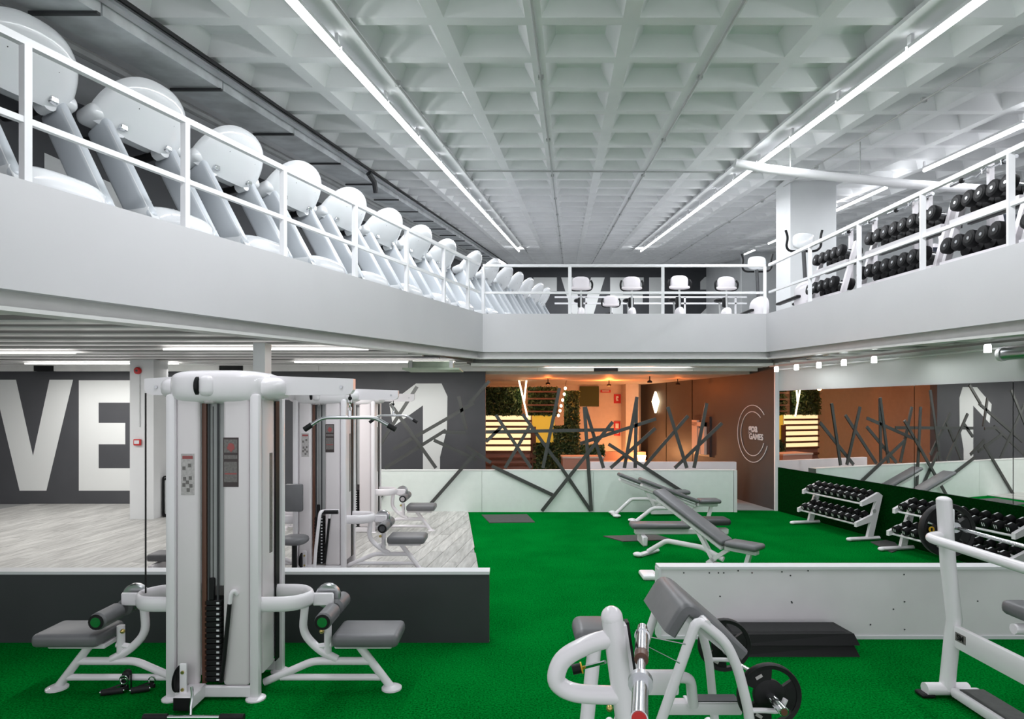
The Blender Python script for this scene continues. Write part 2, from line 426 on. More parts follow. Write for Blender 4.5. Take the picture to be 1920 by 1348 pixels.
slab(ms, [(XL - .05, YB + .05), (XR + .05, YB + .05), (XR + .05, 41.4), (XL - .05, 41.4)], lambda y: zt(y) - .02, lambda y: zt(y) - .25)
slab(ms, [(RX(YN) + .05, YN), (13.2, YN), (13.2, 41.4), (XR + .05, 41.4), (XR + .05, YB)], lambda y: zt(y) - .02, lambda y: zt(y) - .25)
struct('floor_mezzanine', ms, 'concrete')
# steel edge beams under the fascias
def beam(p, q):
    mb = MB(); mb.bar((p[0], p[1], zb(p[1]) - .05), (q[0], q[1], zb(q[1]) - .05), .05, .12)
    mb.bar((p[0], p[1], zb(p[1]) - .125), (q[0], q[1], zb(q[1]) - .125), .20, .03); return mb
struct('beam_left', beam((LX(YN) - .13, YN), (XL - .13, YB + .1)), 'beam_paint')
struct('beam_back', beam((XL - .15, YB + .12), (XR + .15, YB + .12)), 'beam_paint')
struct('beam_right', beam((XR + .13, YB + .1), (RX(YN) + .13, YN)), 'beam_paint')

# ---- lower ceiling with its slats
ZL = 2.97
lc = MB()
slab(lc, [(-14, YN), (LX(YN) - .2, YN), (XL - .2, YB), (XL - .2, 13.4), (-14, 13.4)], const(ZL + .3), const(ZL))
slab(lc, [(XL - .2, YB + .2), (XR + .2, YB + .2), (XR + .2, 13.4), (XL - .2, 13.4)], const(ZL + .3), const(ZL))
slab(lc, [(RX(YN) + .2, YN), (9, YN), (9, 13.4), (XR + .2, 13.4), (XR + .2, YB)], const(ZL + .3), const(ZL))
low = struct('ceiling_lower', lc, 'soffit')
struct('ceiling_lounge', MB().box((-3, 13.4, 2.80), (5.4, 20.2, 3.1)), 'lounge_wall')
y = 4.4; k = 0
while y < 12.95:
    x1 = min(LX(y) - .3, XL - .2) if y < YB else XL - .3
    struct('ceiling_slat', MB().box((-13, y, ZL - .018), (x1, y + .20, ZL)), 'slat_white', low)
    if y > 5: struct('ceiling_slat', MB().box((RX(y) + .3, y, ZL - .018), (WX(y), y + .20, ZL)), 'slat_white', low)
    y += (.52, .60, .66)[k % 3]; k += 1
for y in (12.36, 12.62, 12.88):
    struct('ceiling_slat', MB().box((XL - .25, y, ZL - .06), (XR + .25, y + .11, ZL)), 'slat_white', low)
# bright cornice strip along the top of the back wall with dark gaps
x = -12.0; k = 0
while x < 5.1:
    l = (1.9, .42, 2.3, 1.2, .5, 1.6)[k % 6]; e = min(x + l, 5.2)
    struct('cornice_strip', MB().box((x, 13.0, 2.845), (e - .01, 13.1, ZL)), 'black' if k % 6 in (1, 4) else 'slat_white', low)
    x = e; k += 1
    if e >= 5.2: break

# ---- upper walls
def UX(Y): return -6.3 + CDX * Y
uw = MB(); uw.hexa([(UX(0) - .2, 0, 3.2), (UX(0), 0, 3.2), (UX(41.4), 41.4, 3.2), (UX(41.4) - .2, 41.4, 3.2), (UX(0) - .2, 0, 12), (UX(0), 0, 12), (UX(41.4), 41.4, 12), (UX(41.4) - .2, 41.4, 12)])
wul = struct('wall_upper_left', uw, 'wall_dark_upper', label='dark grey wall behind the treadmills with white painted letters')
UB = 41.2
wub = struct('wall_upper_back', MB().box((-4, UB, 4.5), (13, UB + .2, 12)), 'wall_dark_upper', label='far dark grey wall with giant white characters')
letter([(1000, 520), (1044, 520), (1044, 546), (1020, 546), (1020, 600), (1000, 600)], UB, wub)
letter([(1052, 520), (1075, 520), (1093, 592), (1108, 520), (1134, 520), (1108, 605), (1078, 605)], UB, wub)
letter([(1144, 520), (1207, 520), (1207, 538), (1168, 538), (1168, 552), (1205, 552), (1205, 570), (1168, 570), (1168, 605), (1144, 605)], UB, wub)
letter([(1217, 520), (1242, 520), (1242, 605), (1217, 605)], UB, wub)
letter([(1313, 528), (1322, 519), (1362, 519), (1372, 529), (1372, 556), (1338, 588), (1372, 588), (1372, 605), (1312, 605), (1312, 590), (1346, 556), (1346, 543), (1313, 543)], UB, wub)
struct('wall_upper_right', MB().box((13, .5, 3.4), (13.2, 41.4, 12)), 'wall_white')
struct('wall_upper_partition', MB().box((11.2, 30.0, 4.0), (13, 30.2, 10)), 'wall_white')
# white shapes of the lettering on the left wall, in wall coordinates (Y, height)
def wl_letter(yz):
    poly = [(UX(y) + .002, y, z) for y, z in yz]; struct('painted_letter', MB().prism(poly, (.004, 0, 0)), 'letter_white', wul)
def base(y): return zt(y)
Y0 = 5.1
wl_letter([(Y0, 3.7), (Y0, 5.05), (Y0 + .55, 5.05), (Y0 + .55, 4.65), (Y0 + 1.9, 4.70), (Y0 + 1.9, 4.35), (Y0 + .55, 4.3), (Y0 + .55, 3.7)])
wl_letter([(Y0 + 2.3, 3.7), (Y0 + 2.3, 5.15), (Y0 + 4.2, 5.2), (Y0 + 4.2, 4.8), (Y0 + 2.95, 4.78), (Y0 + 2.95, 4.5), (Y0 + 3.9, 4.52), (Y0 + 3.9, 4.15), (Y0 + 2.95, 4.15), (Y0 + 2.95, 3.7)])
wl_letter([(Y0 + 4.7, 5.25), (Y0 + 5.4, 5.25), (Y0 + 6.0, 4.2), (Y0 + 6.6, 5.3), (Y0 + 7.3, 5.3), (Y0 + 6.3, 3.8), (Y0 + 5.7, 3.8)])
wl_letter([(Y0 + 7.8, 3.8), (Y0 + 7.8, 5.35), (Y0 + 9.7, 5.4), (Y0 + 9.7, 5.0), (Y0 + 8.5, 5.0), (Y0 + 8.5, 4.7), (Y0 + 9.5, 4.7), (Y0 + 9.5, 4.35), (Y0 + 8.5, 4.35), (Y0 + 8.5, 3.8)])
wl_letter([(Y0 + 10.4, 3.9), (Y0 + 10.4, 5.45), (Y0 + 11.1, 5.45), (Y0 + 11.1, 4.3), (Y0 + 12.3, 4.3), (Y0 + 12.3, 3.9)])

# ---- waffle ceiling
cb = MB(); PW = .887; X0 = -.314; Y00 = 5.64
def cp(u, y, dz): return (u + CDX * y, y, zc(y) + dz)
for i in range(-4, 15):
    for j in range(-6, 40):
        u0 = X0 + PW * i; y0 = Y00 + PW * 1.004 * j; u1 = u0 + PW; y1 = y0 + PW * 1.004
        o = [cp(u0, y0, 0), cp(u1, y0, 0), cp(u1, y1, 0), cp(u0, y1, 0)]
        r = .075; a = [cp(u0 + r, y0 + r, 0), cp(u1 - r, y0 + r, 0), cp(u1 - r, y1 - r, 0), cp(u0 + r, y1 - r, 0)]
        r = .19; h = .19; t = [cp(u0 + r, y0 + r, h), cp(u1 - r, y0 + r, h), cp(u1 - r, y1 - r, h), cp(u0 + r, y1 - r, h)]
        fs = [[8, 9, 10, 11]]
        for k in range(4):
            n = (k + 1) % 4; fs += [[k, n, 4 + n, 4 + k], [4 + k, 4 + n, 8 + n, 8 + k]]
        cb.add(o + a + t, fs)
me = bpy.data.meshes.new('ceiling'); me.from_pydata(cb.v, [], cb.f); me.update()
ce = link('ceiling', me, 'ceiling_white'); ce['kind'] = 'structure'; ce['label'] = 'white concrete waffle slab ceiling'
uL = X0 - 4 * PW; uR = X0 + 15 * PW; yA, yZ = Y00 - 6 * PW * 1.004, Y00 + 40 * PW * 1.004
sl = MB()
for u0, u1 in ((-7.2, uL), (uR, 14)):
    sl.hexa([cp(u0, yA, 0), cp(u1, yA, 0), cp(u1, yZ, 0), cp(u0, yZ, 0), cp(u0, yA, .4), cp(u1, yA, .4), cp(u1, yZ, .4), cp(u0, yZ, .4)])
sl.hexa([cp(-7.2, yA, .4), cp(14, yA, .4), cp(14, yZ, .4), cp(-7.2, yZ, .4), cp(-7.2, yA, .5), cp(14, yA, .5), cp(14, yZ, .5), cp(-7.2, yZ, .5)])
struct('ceiling_border', sl, 'ceiling_white')
# white rib casings carrying the tubes
for k in (0, 1):
    mb = MB(); ys, ye = 2.2, 29.0
    mb.hexa([(row_x(k, y) + s * .2, y, zc(y, .05) + dz) for dz in (0, .04) for s, y in ((-1, ys), (1, ys), (1, ye), (-1, ye))])
    struct('trim_ceiling', mb, 'ceiling_white')

# ---- columns
struct('column_upper', MB().box((P(1482, 0, 12.9)[0], 12.9, 3.8), (P(1568, 0, 12.9)[0], 13.6, zc(13.6))), 'wall_white', label='square white column beside the dumbbell racks')
c1 = struct('column_ground', MB().box((-7.06, 11.37, 0), (-6.62, 11.85, ZL)), 'wall_white', label='white column carrying the fire alarm fittings')
struct('column_steel', MB().box((-2.84, 6.75, 0), (-2.71, 6.93, 2.8)), 'rail_white', label='slim white steel column under the mezzanine edge')

# ---- low divider walls
dv = struct('wall_low_left', MB().box((-9, 5.47, 0), (P(917, 0, 5.47)[0], 5.58, .61)), 'divider_dark', label='low dark grey divider wall')
struct('top_cap', MB().box((-9, 5.455, .61), (P(917, 0, 5.47)[0] + .004, 5.595, .635)), 'divider_cap', dv)
dr = struct('wall_low_right', MB().box((1.335, 5.56, 0), (9, 5.67, .63)), 'divider_light', label='low white divider wall dotted with screws')
struct('top_cap', MB().box((1.325, 5.545, .63), (9, 5.685, .655)), 'divider_cap', dr)
struct('end_strip', MB().box((1.32, 5.545, 0), (1.345, 5.685, .63)), 'divider_cap', dr)
struct('bottom_strip', MB().box((1.345, 5.55, 0), (9, 5.56, .03)), 'divider_cap', dr)
sc = mesh('screw', MB().cyl((0, 0, 0), (0, -.003, 0), .007, 8))
for px, py in [(1282, 1074), (1330, 1074), (1347, 1074), (1357, 1074), (1384, 1070), (1410, 1074), (1466, 1072), (1482, 1079), (1515, 1070), (1350, 1118), (1485, 1130), (1482, 1079), (1484, 1128), (1695, 1077), (1696, 1128), (1675, 1142), (1696, 1180), (1632, 1171), (1855, 1066), (1833, 1127)]:
    o = link('screw', sc, 'vinyl_side', dr); o.location = P(px, py, 5.558)

# ------------------------------------------------------------------ railings
def railing(label, path, posts):
    t = thing('railing', label, 'railing', (path[0][0], path[0][1], zt(path[0][1])))
    for name, h, s in (('top_rail', .955, .052), ('mid_rail', .42, .042)):
        mb = MB()
        for p, q in zip(path, path[1:]): mb.bar((*p, zt(p[1]) + h), (*q, zt(q[1]) + h), s, s)
        part(t, name, mb, 'rail_white', True, smooth=False)
    for x, y in posts:
        part(t, 'post', MB().bar((x, y, zt(y) - .02), (x, y, zt(y) + .93), .058, .05, (ux, uy, 0)), 'rail_white', True, smooth=False)
o = .05
def lp(Y): return (LX(Y) - o * uy, Y + o * ux)
railing('white railing in front of the near row of treadmills', [lp(1.0), lp(12.05)], [lp(v) for v in (1.7, 2.95, 4.18, 5.43, 6.65, 7.95, 9.26, 10.5, 11.5)])
railing('white railing across the far side of the void', [(XL + .0, YB + .05), (XR, YB + .05)], [(P(q, 0, YB)[0], YB + .05) for q in (906, 1069, 1244, 1436)])
railing('white railing in front of the upper dumbbell racks', [(XR + .05, YB - .03), (RX(1) + .05, 1.0)], [(RX(v) + .05, v) for v in (10.4, 8.9, 7.5, 6.16, 4.8, 3.4, 2.0)])
t = thing('railing', 'white guard rail behind the exercise bikes, far from the void', 'railing', (1.4, 20, zt(20)))
for h in (.62, .40):
    zz = {.62: 557, .40: 569}[h]
    part(t, 'rail', MB().bar(P(1040, zz, 20), P(1400, zz, 20), .05), 'rail_white', True, smooth=False)
for px in (1099, 1147, 1284, 1379): part(t, 'post', MB().bar((P(px, 0, 20)[0], 20, zt(20) - .02), P(px, 557, 20), .05), 'rail_white', True, smooth=False)
# ------------------------------------------------------------------ mirror on the right wall
mi = thing('wall_mirror', 'long frameless mirror on the right wall above the green dado', 'mirror', (WX(9), 9, .88))
for y0, y1 in ((12.44, 9.10), (9.09, 7.64), (7.63, 6.1), (6.09, 3.0)):
    part(mi, 'mirror_pane', wallseg(MB(), lambda y: WX(y) - .028, y1, y0, .885, 2.41, .02), 'mirror_glass', True, smooth=False)

# ------------------------------------------------------------------ cable multi-station machines
def station(t, s):       # leg roller station on side s (+1 right, -1 left)
    def q(x, y, z): return (s * x, y, z)
    part(t, 'side_hoop', MB().tube([q(.30, -.17, .67), q(.55, -.17, .67), q(.66, -.02, .67), q(.55, .15, .67), q(.30, .15, .67)], .03, 12, rr=(.022, .055), smooth=.10), 'machine_white')
    part(t, 'seat_frame', MB().tube([q(.60, -.04, .62), q(.58, -.04, .42), q(.70, -.04, .29), q(.84, -.04, .218)], .030, 10, smooth=.08)
         .tube([q(.30, -.04, .05), q(.66, -.04, .206), q(1.08, -.04, .206)], .028, 10, smooth=.06)
         .tube([q(.42, -.04, .085), q(1.16, -.04, .085)], .024, 10).tube([q(.77, -.04, .25), q(.77, -.04, .47)], .028, 10)
         .tube([q(.68, -.04, .31), q(.80, -.04, .33)], .022, 8), 'machine_white')
    part(t, 'leg', MB().tube([q(.98, -.04, .35), q(1.24, -.04, .012)], .03, 10).lathe([(.075, 0), (.075, .012), (.04, .03)], q(1.245, -.04, .0), (0, 0, 1), 16), 'machine_white')
    st = part(t, 'seat', MB().rbox((min(s * .84, s * 1.32), -.21, .362), (max(s * .84, s * 1.32), .13, .46), .035, 3), 'vinyl')
    part(st, 'seat_plate', MB().rbox((min(s * .84, s * 1.26), -.12, .325), (max(s * .84, s * 1.26), .04, .362), .008, 1), 'machine_white', root=t)
    part(t, 'cam', MB().lathe([(.085, 0), (.095, .01), (.095, .04), (.085, .05)], q(.735, .06, .655), (0, 1, 0), 20), 'steel')
    part(t, 'cam_plate', MB().rbox((min(s * .64, s * .80), .0, .60), (max(s * .64, s * .80), .02, .70), .01, 1), 'machine_white')
    for y0, y1 in ((-.27, -.02), (.03, .27)):
        f = part(t, 'foam_roller', MB().foam(q(.80, y0, .575), q(.80, y1, .575), .062, 18), 'vinyl')
        yy = y0 if y0 < -.1 else y1; d = -.004 if y0 < -.1 else .004
        part(f, 'end_cap', MB().cyl(q(.80, yy, .575), q(.80, yy + d * 2, .575), .036, 14), 'chrome', root=t)
        part(f, 'end_ring', MB().lathe([(.055, 0), (.055, .004)], q(.80, yy, .575), (0, math.copysign(1, d), 0), 16), 'black', root=t)
    part(t, 'adjust_pin', MB().ell(q(.735, -.075, .44), .018, .018, .018, 10, 6), 'brass')

def machine(label, loc, full=True, left=True):
    t = thing('cable_machine', label, 'cable machine', loc, 0, 'cable machines with leg roller seats')
    for x in (-.30, .30):
        for y in (-.20, .26):
            part(t, 'post', MB().rbox((x - .035, y - .035, .0), (x + .035, y + .035, 2.19), .022, 2).lathe([(.07, 0), (.07, .01), (.045, .025)], (x, y, 0), (0, 0, 1), 16), 'machine_white')
    for x0, x1 in ((-.262, -.10), (.072, .262)):
        sh = part(t, 'shroud', MB().rbox((x0, -.225, .10), (x1, -.165, 2.165), .03, 3), 'machine_shroud')
    for s in (-1, 1):
        part(t, 'side_shroud', MB().rbox((s * .30 - .02, -.12, .14), (s * .30 + .02, .10, 2.16), .02, 2), 'machine_shroud')
        part(t, 'side_slot', MB().box((s * .318 - .004, .115, .14), (s * .318 + .004, .19, 2.14)), 'black', smooth=False)
        part(t, 'side_label', MB().box((s * .3215 - .002, .0, 1.0), (s * .3215 + .002, .05, 1.75)), 'placard_mid', smooth=False)
    part(t, 'back_shroud', MB().rbox((-.262, .22, .10), (.262, .28, 2.165), .03, 2), 'machine_shroud')
    part(t, 'reflection_strip', MB().box((-.099, -.175, .1), (-.068, -.155, 2.16)), 'brown_strip', smooth=False)  # brown reflection in the gap between the shrouds, put into the colour
    part(t, 'inner_panel', MB().box((-.068, -.15, .80), (.072, -.14, 2.16)), 'steel_grey', smooth=False)
    for x in (-.055, .012):
        part(t, 'guide_rod', MB().cyl((x, -.165, .68), (x, -.165, 2.16), .008, 8), 'vinyl_side')
    part(t, 'cable', MB().cyl((-.021, -.17, .7), (-.021, -.17, 2.1), .003, 6), 'black')
    pl = mesh('weight_plate', MB().rbox((-.083, -.175, 0), (.040, -.05, .036), .004, 1))
    tg = mesh('plate_mark', MB().box((.006, -.178, .010), (.026, -.1755, .024)))
    for k in range(15):
        o = link('weight_plate', pl, 'black', t); o.location = (0, 0, .11 + k * .0395)
        o2 = link('plate_mark', tg, 'mark_white', o)
    part(t, 'selector_stem', MB().rbox((-.05, -.175, .70), (-.01, -.152, .86), .006, 1), 'black')
    part(t, 'base_rail', MB().rbox((-.28, -.225, .02), (.28, -.19, .10), .008, 1), 'machine_white')
    part(t, 'base_rail', MB().rbox((-.28, .23, .02), (.28, .27, .1), .008, 1), 'machine_white')
    # rounded head with belt wheel
    part(t, 'top_cap', MB().ell((0, .03, 2.24), .345, .30, .125, 28, 14, .46), 'machine_white')
    for s in (-1, 1):
        part(t, 'shoulder_cap', MB().ell((s * .32, .02, 2.235), .13, .20, .085, 20, 12, .7), 'machine_white')
    part(t, 'belt_wheel', MB().lathe([(.055, 0), (.075, .006), (.075, .028), (.055, .034)], (-.105, -.225, 2.245), (1, 0, 0), 24), 'black')
    part(t, 'wheel_cover', MB().rbox((-.075, -.30, 2.17), (.03, -.20, 2.32), .04, 3), 'machine_white')
    part(t, 'cable_guide', MB().rbox((-.06, -.24, 2.12), (.02, -.12, 2.17), .01, 1), 'placard_grey')
    # lat arms
    for s, xe in ((1, .95), (-1, .615)):
        if s < 0 and not left: continue
        def q(x, z): return (s * x, -.01, z)
        arm = part(t, 'lat_arm', MB().prism([q(.30, 2.185), q(xe - .06, 2.185), q(xe - .02, 2.197), q(xe, 2.225), q(xe, 2.308), q(.30, 2.33)], (0, .07, 0)), 'machine_white', smooth=False)
        part(arm, 'pivot_bolt', MB().cyl((s * (xe - .09), -.012, 2.245), (s * (xe - .09), -.018, 2.245), .012, 10), 'steel', root=t)
        if s < 0: part(t, 'cable', MB().cyl((-xe + .005, .0, .70), (-xe + .005, .0, 2.2), .006, 6), 'black')
    station(t, 1)
    if left: station(t, -1)
    if full:
        p = part(t, 'placard', MB().box((-.222, -.2275, 1.468), (-.128, -.2245, 1.763)), 'placard_grey', smooth=False, label='pale instruction sticker with red heading')
        part(p, 'heading', MB().box((-.212, -.229, 1.725), (-.138, -.2274, 1.748)), 'placard_red', smooth=False)
        for k, (x, z) in enumerate(((-.2, 1.66), (-.16, 1.68), (-.195, 1.585), (-.155, 1.59), (-.175, 1.56), (-.2, 1.54), (-.15, 1.535), (-.17, 1.505))):
            part(p, 'print_mark', MB().box((x - .012, -.229, z - .014), (x + .010, -.2274, z + .012)), 'placard_mid', smooth=False)
        p = part(t, 'placard', MB().box((.078, -.2275, 1.525), (.188, -.2245, 1.878)), 'placard_dark', smooth=False, label='dark exercise chart with red figure')
        part(p, 'picture', MB().box((.086, -.229, 1.77), (.18, -.2274, 1.865)), 'placard_mid', smooth=False)
        part(p, 'figure', MB().prism([(.105, -.2295, 1.80), (.12, -.2295, 1.835), (.135, -.2295, 1.84), (.155, -.2295, 1.83), (.162, -.2295, 1.80), (.145, -.2295, 1.785), (.138, -.2295, 1.772), (.125, -.2295, 1.785)], (0, -.001, 0)), 'placard_red', smooth=False)
        part(p, 'caption', MB().box((.086, -.229, 1.725), (.18, -.2274, 1.752)), 'placard_mid', smooth=False)
        part(p, 'text_block', MB().box((.086, -.229, 1.56), (.18, -.2274, 1.705)), 'placard_mid', smooth=False)
        part(p, 'red_line', MB().box((.09, -.2295, 1.615), (.176, -.2288, 1.625)), 'placard_red', smooth=False)
        part(t, 'lever', MB().tube([(.07, -.24, .14), (.095, -.25, .30), (.115, -.25, .5), (.135, -.25, .70)], .015, 10, smooth=.06), 'black')
        part(t, 'lever_head', MB().tube([(.135, -.25, .70), (.145, -.25, .775), (.165, -.24, .79), (.178, -.225, .76)], .016, 10, smooth=.03), 'machine_white')
        part(t, 'pulley_arm', MB().rbox((-.175, -.42, .02), (-.05, -.2, .115), .008, 1), 'machine_white')
        part(t, 'arm_end', MB().box((-.17, -.424, .025), (-.055, -.42, .11)), 'black', smooth=False)
        pp = part(t, 'pulley_plate', MB().rbox((-.165, -.36, .09), (-.115, -.34, .32), .02, 2), 'machine_white')
        part(t, 'pulley_wheel', MB().lathe([(.07, 0), (.09, .004), (.078, .012), (.09, .02), (.07, .024)], (-.205, -.30, .19), (1, 0, 0), 24), 'black')
        for z in (.14, .26): part(pp, 'bolt', MB().cyl((-.14, -.36, z), (-.14, -.368, z), .012, 8), 'brass', root=t)
    return t
m1 = machine('large white cable machine standing on the turf in front of the dark divider', (-2.14, 4.62, 0))
m2 = machine('white cable machine on the wood floor directly behind the dark divider', (-2.42, 7.95, 0), True)
m3 = machine('farthest white cable machine, in front of the painted digit', (-2.6, 10.4, 0), False)
# padded seat station in front of the middle machine
def wb_(px, py, Y): return P(px, py, Y)
part(m2, 'back_pad', MB().rbox(P(533, 960, 7.45), tuple(a + b for a, b in zip(P(566, 908, 7.45), (0, .07, 0))), .02, 2), 'vinyl', True)
part(m2, 'stool_seat', MB().ell(P(552, 1012, 7.35), .16, .16, .055, 20, 10, .7), 'vinyl', True)
part(m2, 'stool_post', MB().cyl((*P(552, 1015, 7.35)[:2], .02), P(552, 1015, 7.35), .03, 10).lathe([(.15, 0), (.15, .02), (.04, .03)], (*P(552, 1015, 7.35)[:2], .016), (0, 0, 1), 16), 'black', True)
part(m2, 'press_lever', MB().tube([P(588, 1090, 7.3), P(592, 1030, 7.3), P(600, 960, 7.3), P(606, 958, 7.4), P(636, 958, 7.4)], .02, 8, smooth=.06), 'machine_white', True)
part(m2, 'lever_grip', MB().cyl(P(602, 960, 7.38), P(634, 960, 7.38), .024, 10), 'black', True)

def lat_bar(label, cx, cy, z, hw, zc_):
    t = thing('lat_bar', label, 'lat bar', (cx, cy, z))
    pth = [(-hw, 0, -.085), (-hw * .62, 0, 0), (hw * .56, 0, 0), (hw, 0, -.085)]
    part(t, 'bar', MB().tube(pth, .014, 10, smooth=.05), 'steel')
    for a, b in ((pth[0], pth[1]), (pth[3], pth[2])):
        A, B = Vector(a), Vector(b); d = (B - A).normalized()
        part(t, 'grip', MB().cyl(A - d * .01, A + d * .055, .021, 10), 'rubber')
    part(t, 'swivel', MB().cyl((0, 0, .0), (0, 0, .05), .016, 10), 'chrome')
    c = MB(); n = int((zc_ - z - .05) / .024)
    for k in range(3): c.tube([(.012 * math.cos(a), .012 * math.sin(a) * (k % 2), .066 + k * .03 + .018 * math.sin(a)) if k % 2 == 0 else (0, .012 * math.cos(a), .066 + k * .03 + .018 * math.sin(a)) for a in [2 * math.pi * i / 10 for i in range(10)]], .004, 5, closed=True)
    part(t, 'chain', c, 'chrome')
    part(t, 'cable', MB().cyl((0, 0, .13), (0, 0, zc_ - z), .005, 6).ell((0, 0, .145), .016, .016, .016, 8, 6), 'black')
    return t
p = P(655, 783, 4.62); lat_bar('bent steel lat bar hanging from the nearest cable machine', p[0], 4.64, p[2], .335, 2.19)
p = P(737, 776, 7.95); lat_bar('bent steel lat bar hanging from the middle cable machine', p[0], 7.97, p[2] - .02, .30, 2.175)
t = thing('straight_bar', 'short chrome bar with black grips lying before the nearest cable machine', 'pull bar', (-2.12, 4.1, .03))
part(t, 'bar', MB().cyl((-.33, 0, .0), (.33, 0, .0), .013, 12), 'chrome')
for s in (-1, 1): part(t, 'grip', MB().cyl((s * .335, 0, 0), (s * .175, 0, 0), .022, 12), 'rubber')
part(t, 'chain', MB().tube([(-.02, 0, .015), (-.03, .02, .06), (-.04, .06, .12), (-.06, .09, .16)], .009, 6), 'chrome')
# loose cable handles on the turf
for (px, py), (qx, qy), lab in (((190, 1305), (232, 1300), 'black stirrup handle with strap on the turf, nearer the left seat leg'), ((246, 1301), (276, 1300), 'black stirrup handle lying close to the machine post')):
    a = G(px, py); b = G(qx, qy); t = thing('stirrup_grip', lab, 'cable handle', (a[0], a[1], 0), 0, 'loose cable handles')
    b = (b[0], a[1] + .04)
    part(t, 'grip', MB().cyl((a[0], a[1], .025), (b[0], b[1], .025), .022, 12), 'rubber', True)
    for e in (a, b): part(t, 'end_cap', MB().ell((e[0], e[1], .025), .014, .014, .014, 8, 6), 'chrome', True)
    mx_ = (a[0] + b[0]) / 2 + .06
    part(t, 'strap', MB().tube([(a[0], a[1] + .01, .03), (mx_, a[1] + .08, .06), (b[0] + .02, b[1], .03)], .016, 6, rr=(.02, .004), smooth=.05), 'black', True)
    part(t, 'ring', MB().tube([(mx_ + .025 * math.cos(u), a[1] + .06, .07 + .03 * math.sin(u)) for u in [2 * math.pi * i / 12 for i in range(12)]], .005, 6, closed=True), 'chrome', True)
t = thing('ankle_strap', 'black ankle strap draped over the lower tube of the left seat', 'ankle strap', (-2.95, 4.58, .0))
part(t, 'strap', MB().tube([P(232, 1290, 4.53), P(236, 1262, 4.53), P(246, 1258, 4.56), P(246, 1290, 4.57)], .02, 8, rr=(.028, .006), smooth=.02), 'black', True)
part(t, 'ring', MB().tube([tuple(a + b for a, b in zip(P(232, 1275, 4.51), (.03 * math.cos(u), 0, .03 * math.sin(u)))) for u in [2 * math.pi * i / 12 for i in range(12)]], .006, 6, closed=True), 'chrome', True)

# gym bench seen left of the nearest machine, behind the divider
t = thing('weight_bench', 'grey flat bench on the wood floor, half hidden by the nearest machine', 'bench', (-4.3, 7.9, 0))
part(t, 'pad', MB().rbox(P(273, 1054, 7.75), (-3.7, 8.05, P(0, 1040, 7.75)[2]), .03, 3), 'vinyl', True)
part(t, 'frame', MB().rbox((-4.6, 7.85, .12), (-3.75, 7.95, P(0, 1055, 7.75)[2]), .01, 1), 'machine_white', True)
for x in (-4.5, -3.85): part(t, 'foot', MB().rbox((x - .03, 7.65, .016), (x + .03, 8.15, .12), .01, 1), 'machine_white', True)

# bin beside the column
t = thing('waste_bin', 'white bin with black frame beside the alarm column', 'bin', (-6.35, 11.75, .016))
part(t, 'body', MB().rbox((-.20, -.15, .05), (.20, .15, .70), .02, 2), 'bin_body')
part(t, 'frame', MB().tube([(-.23, -.14, .03), (-.23, -.14, .76), (.23, -.14, .76), (.23, -.14, .03)], .018, 8, closed=True, smooth=.04).tube([(-.23, .14, .03), (-.23, .14, .76), (.23, .14, .76), (.23, .14, .03)], .018, 8, closed=True, smooth=.04), 'black')
part(t, 'rim', MB().rbox((-.22, -.16, .70), (.22, .16, .73), .01, 1), 'black')
part(t, 'base', MB().rbox((-.22, -.17, .0), (.22, .17, .05), .01, 1), 'black')
# fittings on the column
t = thing('alarm_sounder', 'round red alarm sounder high on the white column', 'alarm', P(259, 695, 11.36))
part(t, 'body', MB().lathe([(.065, 0), (.065, .03), (.045, .05)], (0, 0, 0), (0, -1, 0), 20), 'red')
part(t, 'diaphragm', MB().cyl((0, -.05, 0), (0, -.055, 0), .022, 12), 'placard_dark')
t = thing('call_point', 'red fire call point on the white column', 'call point', P(259, 829, 11.36))
part(t, 'housing', MB().rbox((-.065, -.045, -.06), (.065, .0, .06), .012, 2), 'red')
part(t, 'window', MB().box((-.045, -.048, -.03), (.045, -.044, .035)), 'mark_white', smooth=False)
single('alarm_conduit', MB().cyl(P(261, 702, 11.355), P(261, 800, 11.355), .012, 8), 'wall_white', 'thin white conduit between the alarm sounder and call point', 'conduit')
t = thing('exit_sign', 'small green exit sign beside the top of the alarm column', 'sign', P(287, 701, 11.9))
part(t, 'panel', MB().box((-.05, -.01, -.08), (.05, .01, .08)), 'green_sign', smooth=False)
part(t, 'pictogram', MB().prism([(-.025, -.011, .0), (.0, -.011, .05), (.03, -.011, .04), (.01, -.011, .0), (.03, -.011, -.02), (-.03, -.011, -.02)], (0, -.002, 0)), 'mark_white', smooth=False)
part(t, 'bracket', MB().box((-.006, -.006, .08), (.006, .006, ZL - P(287, 701, 11.9)[2])), 'rail_white', smooth=False)

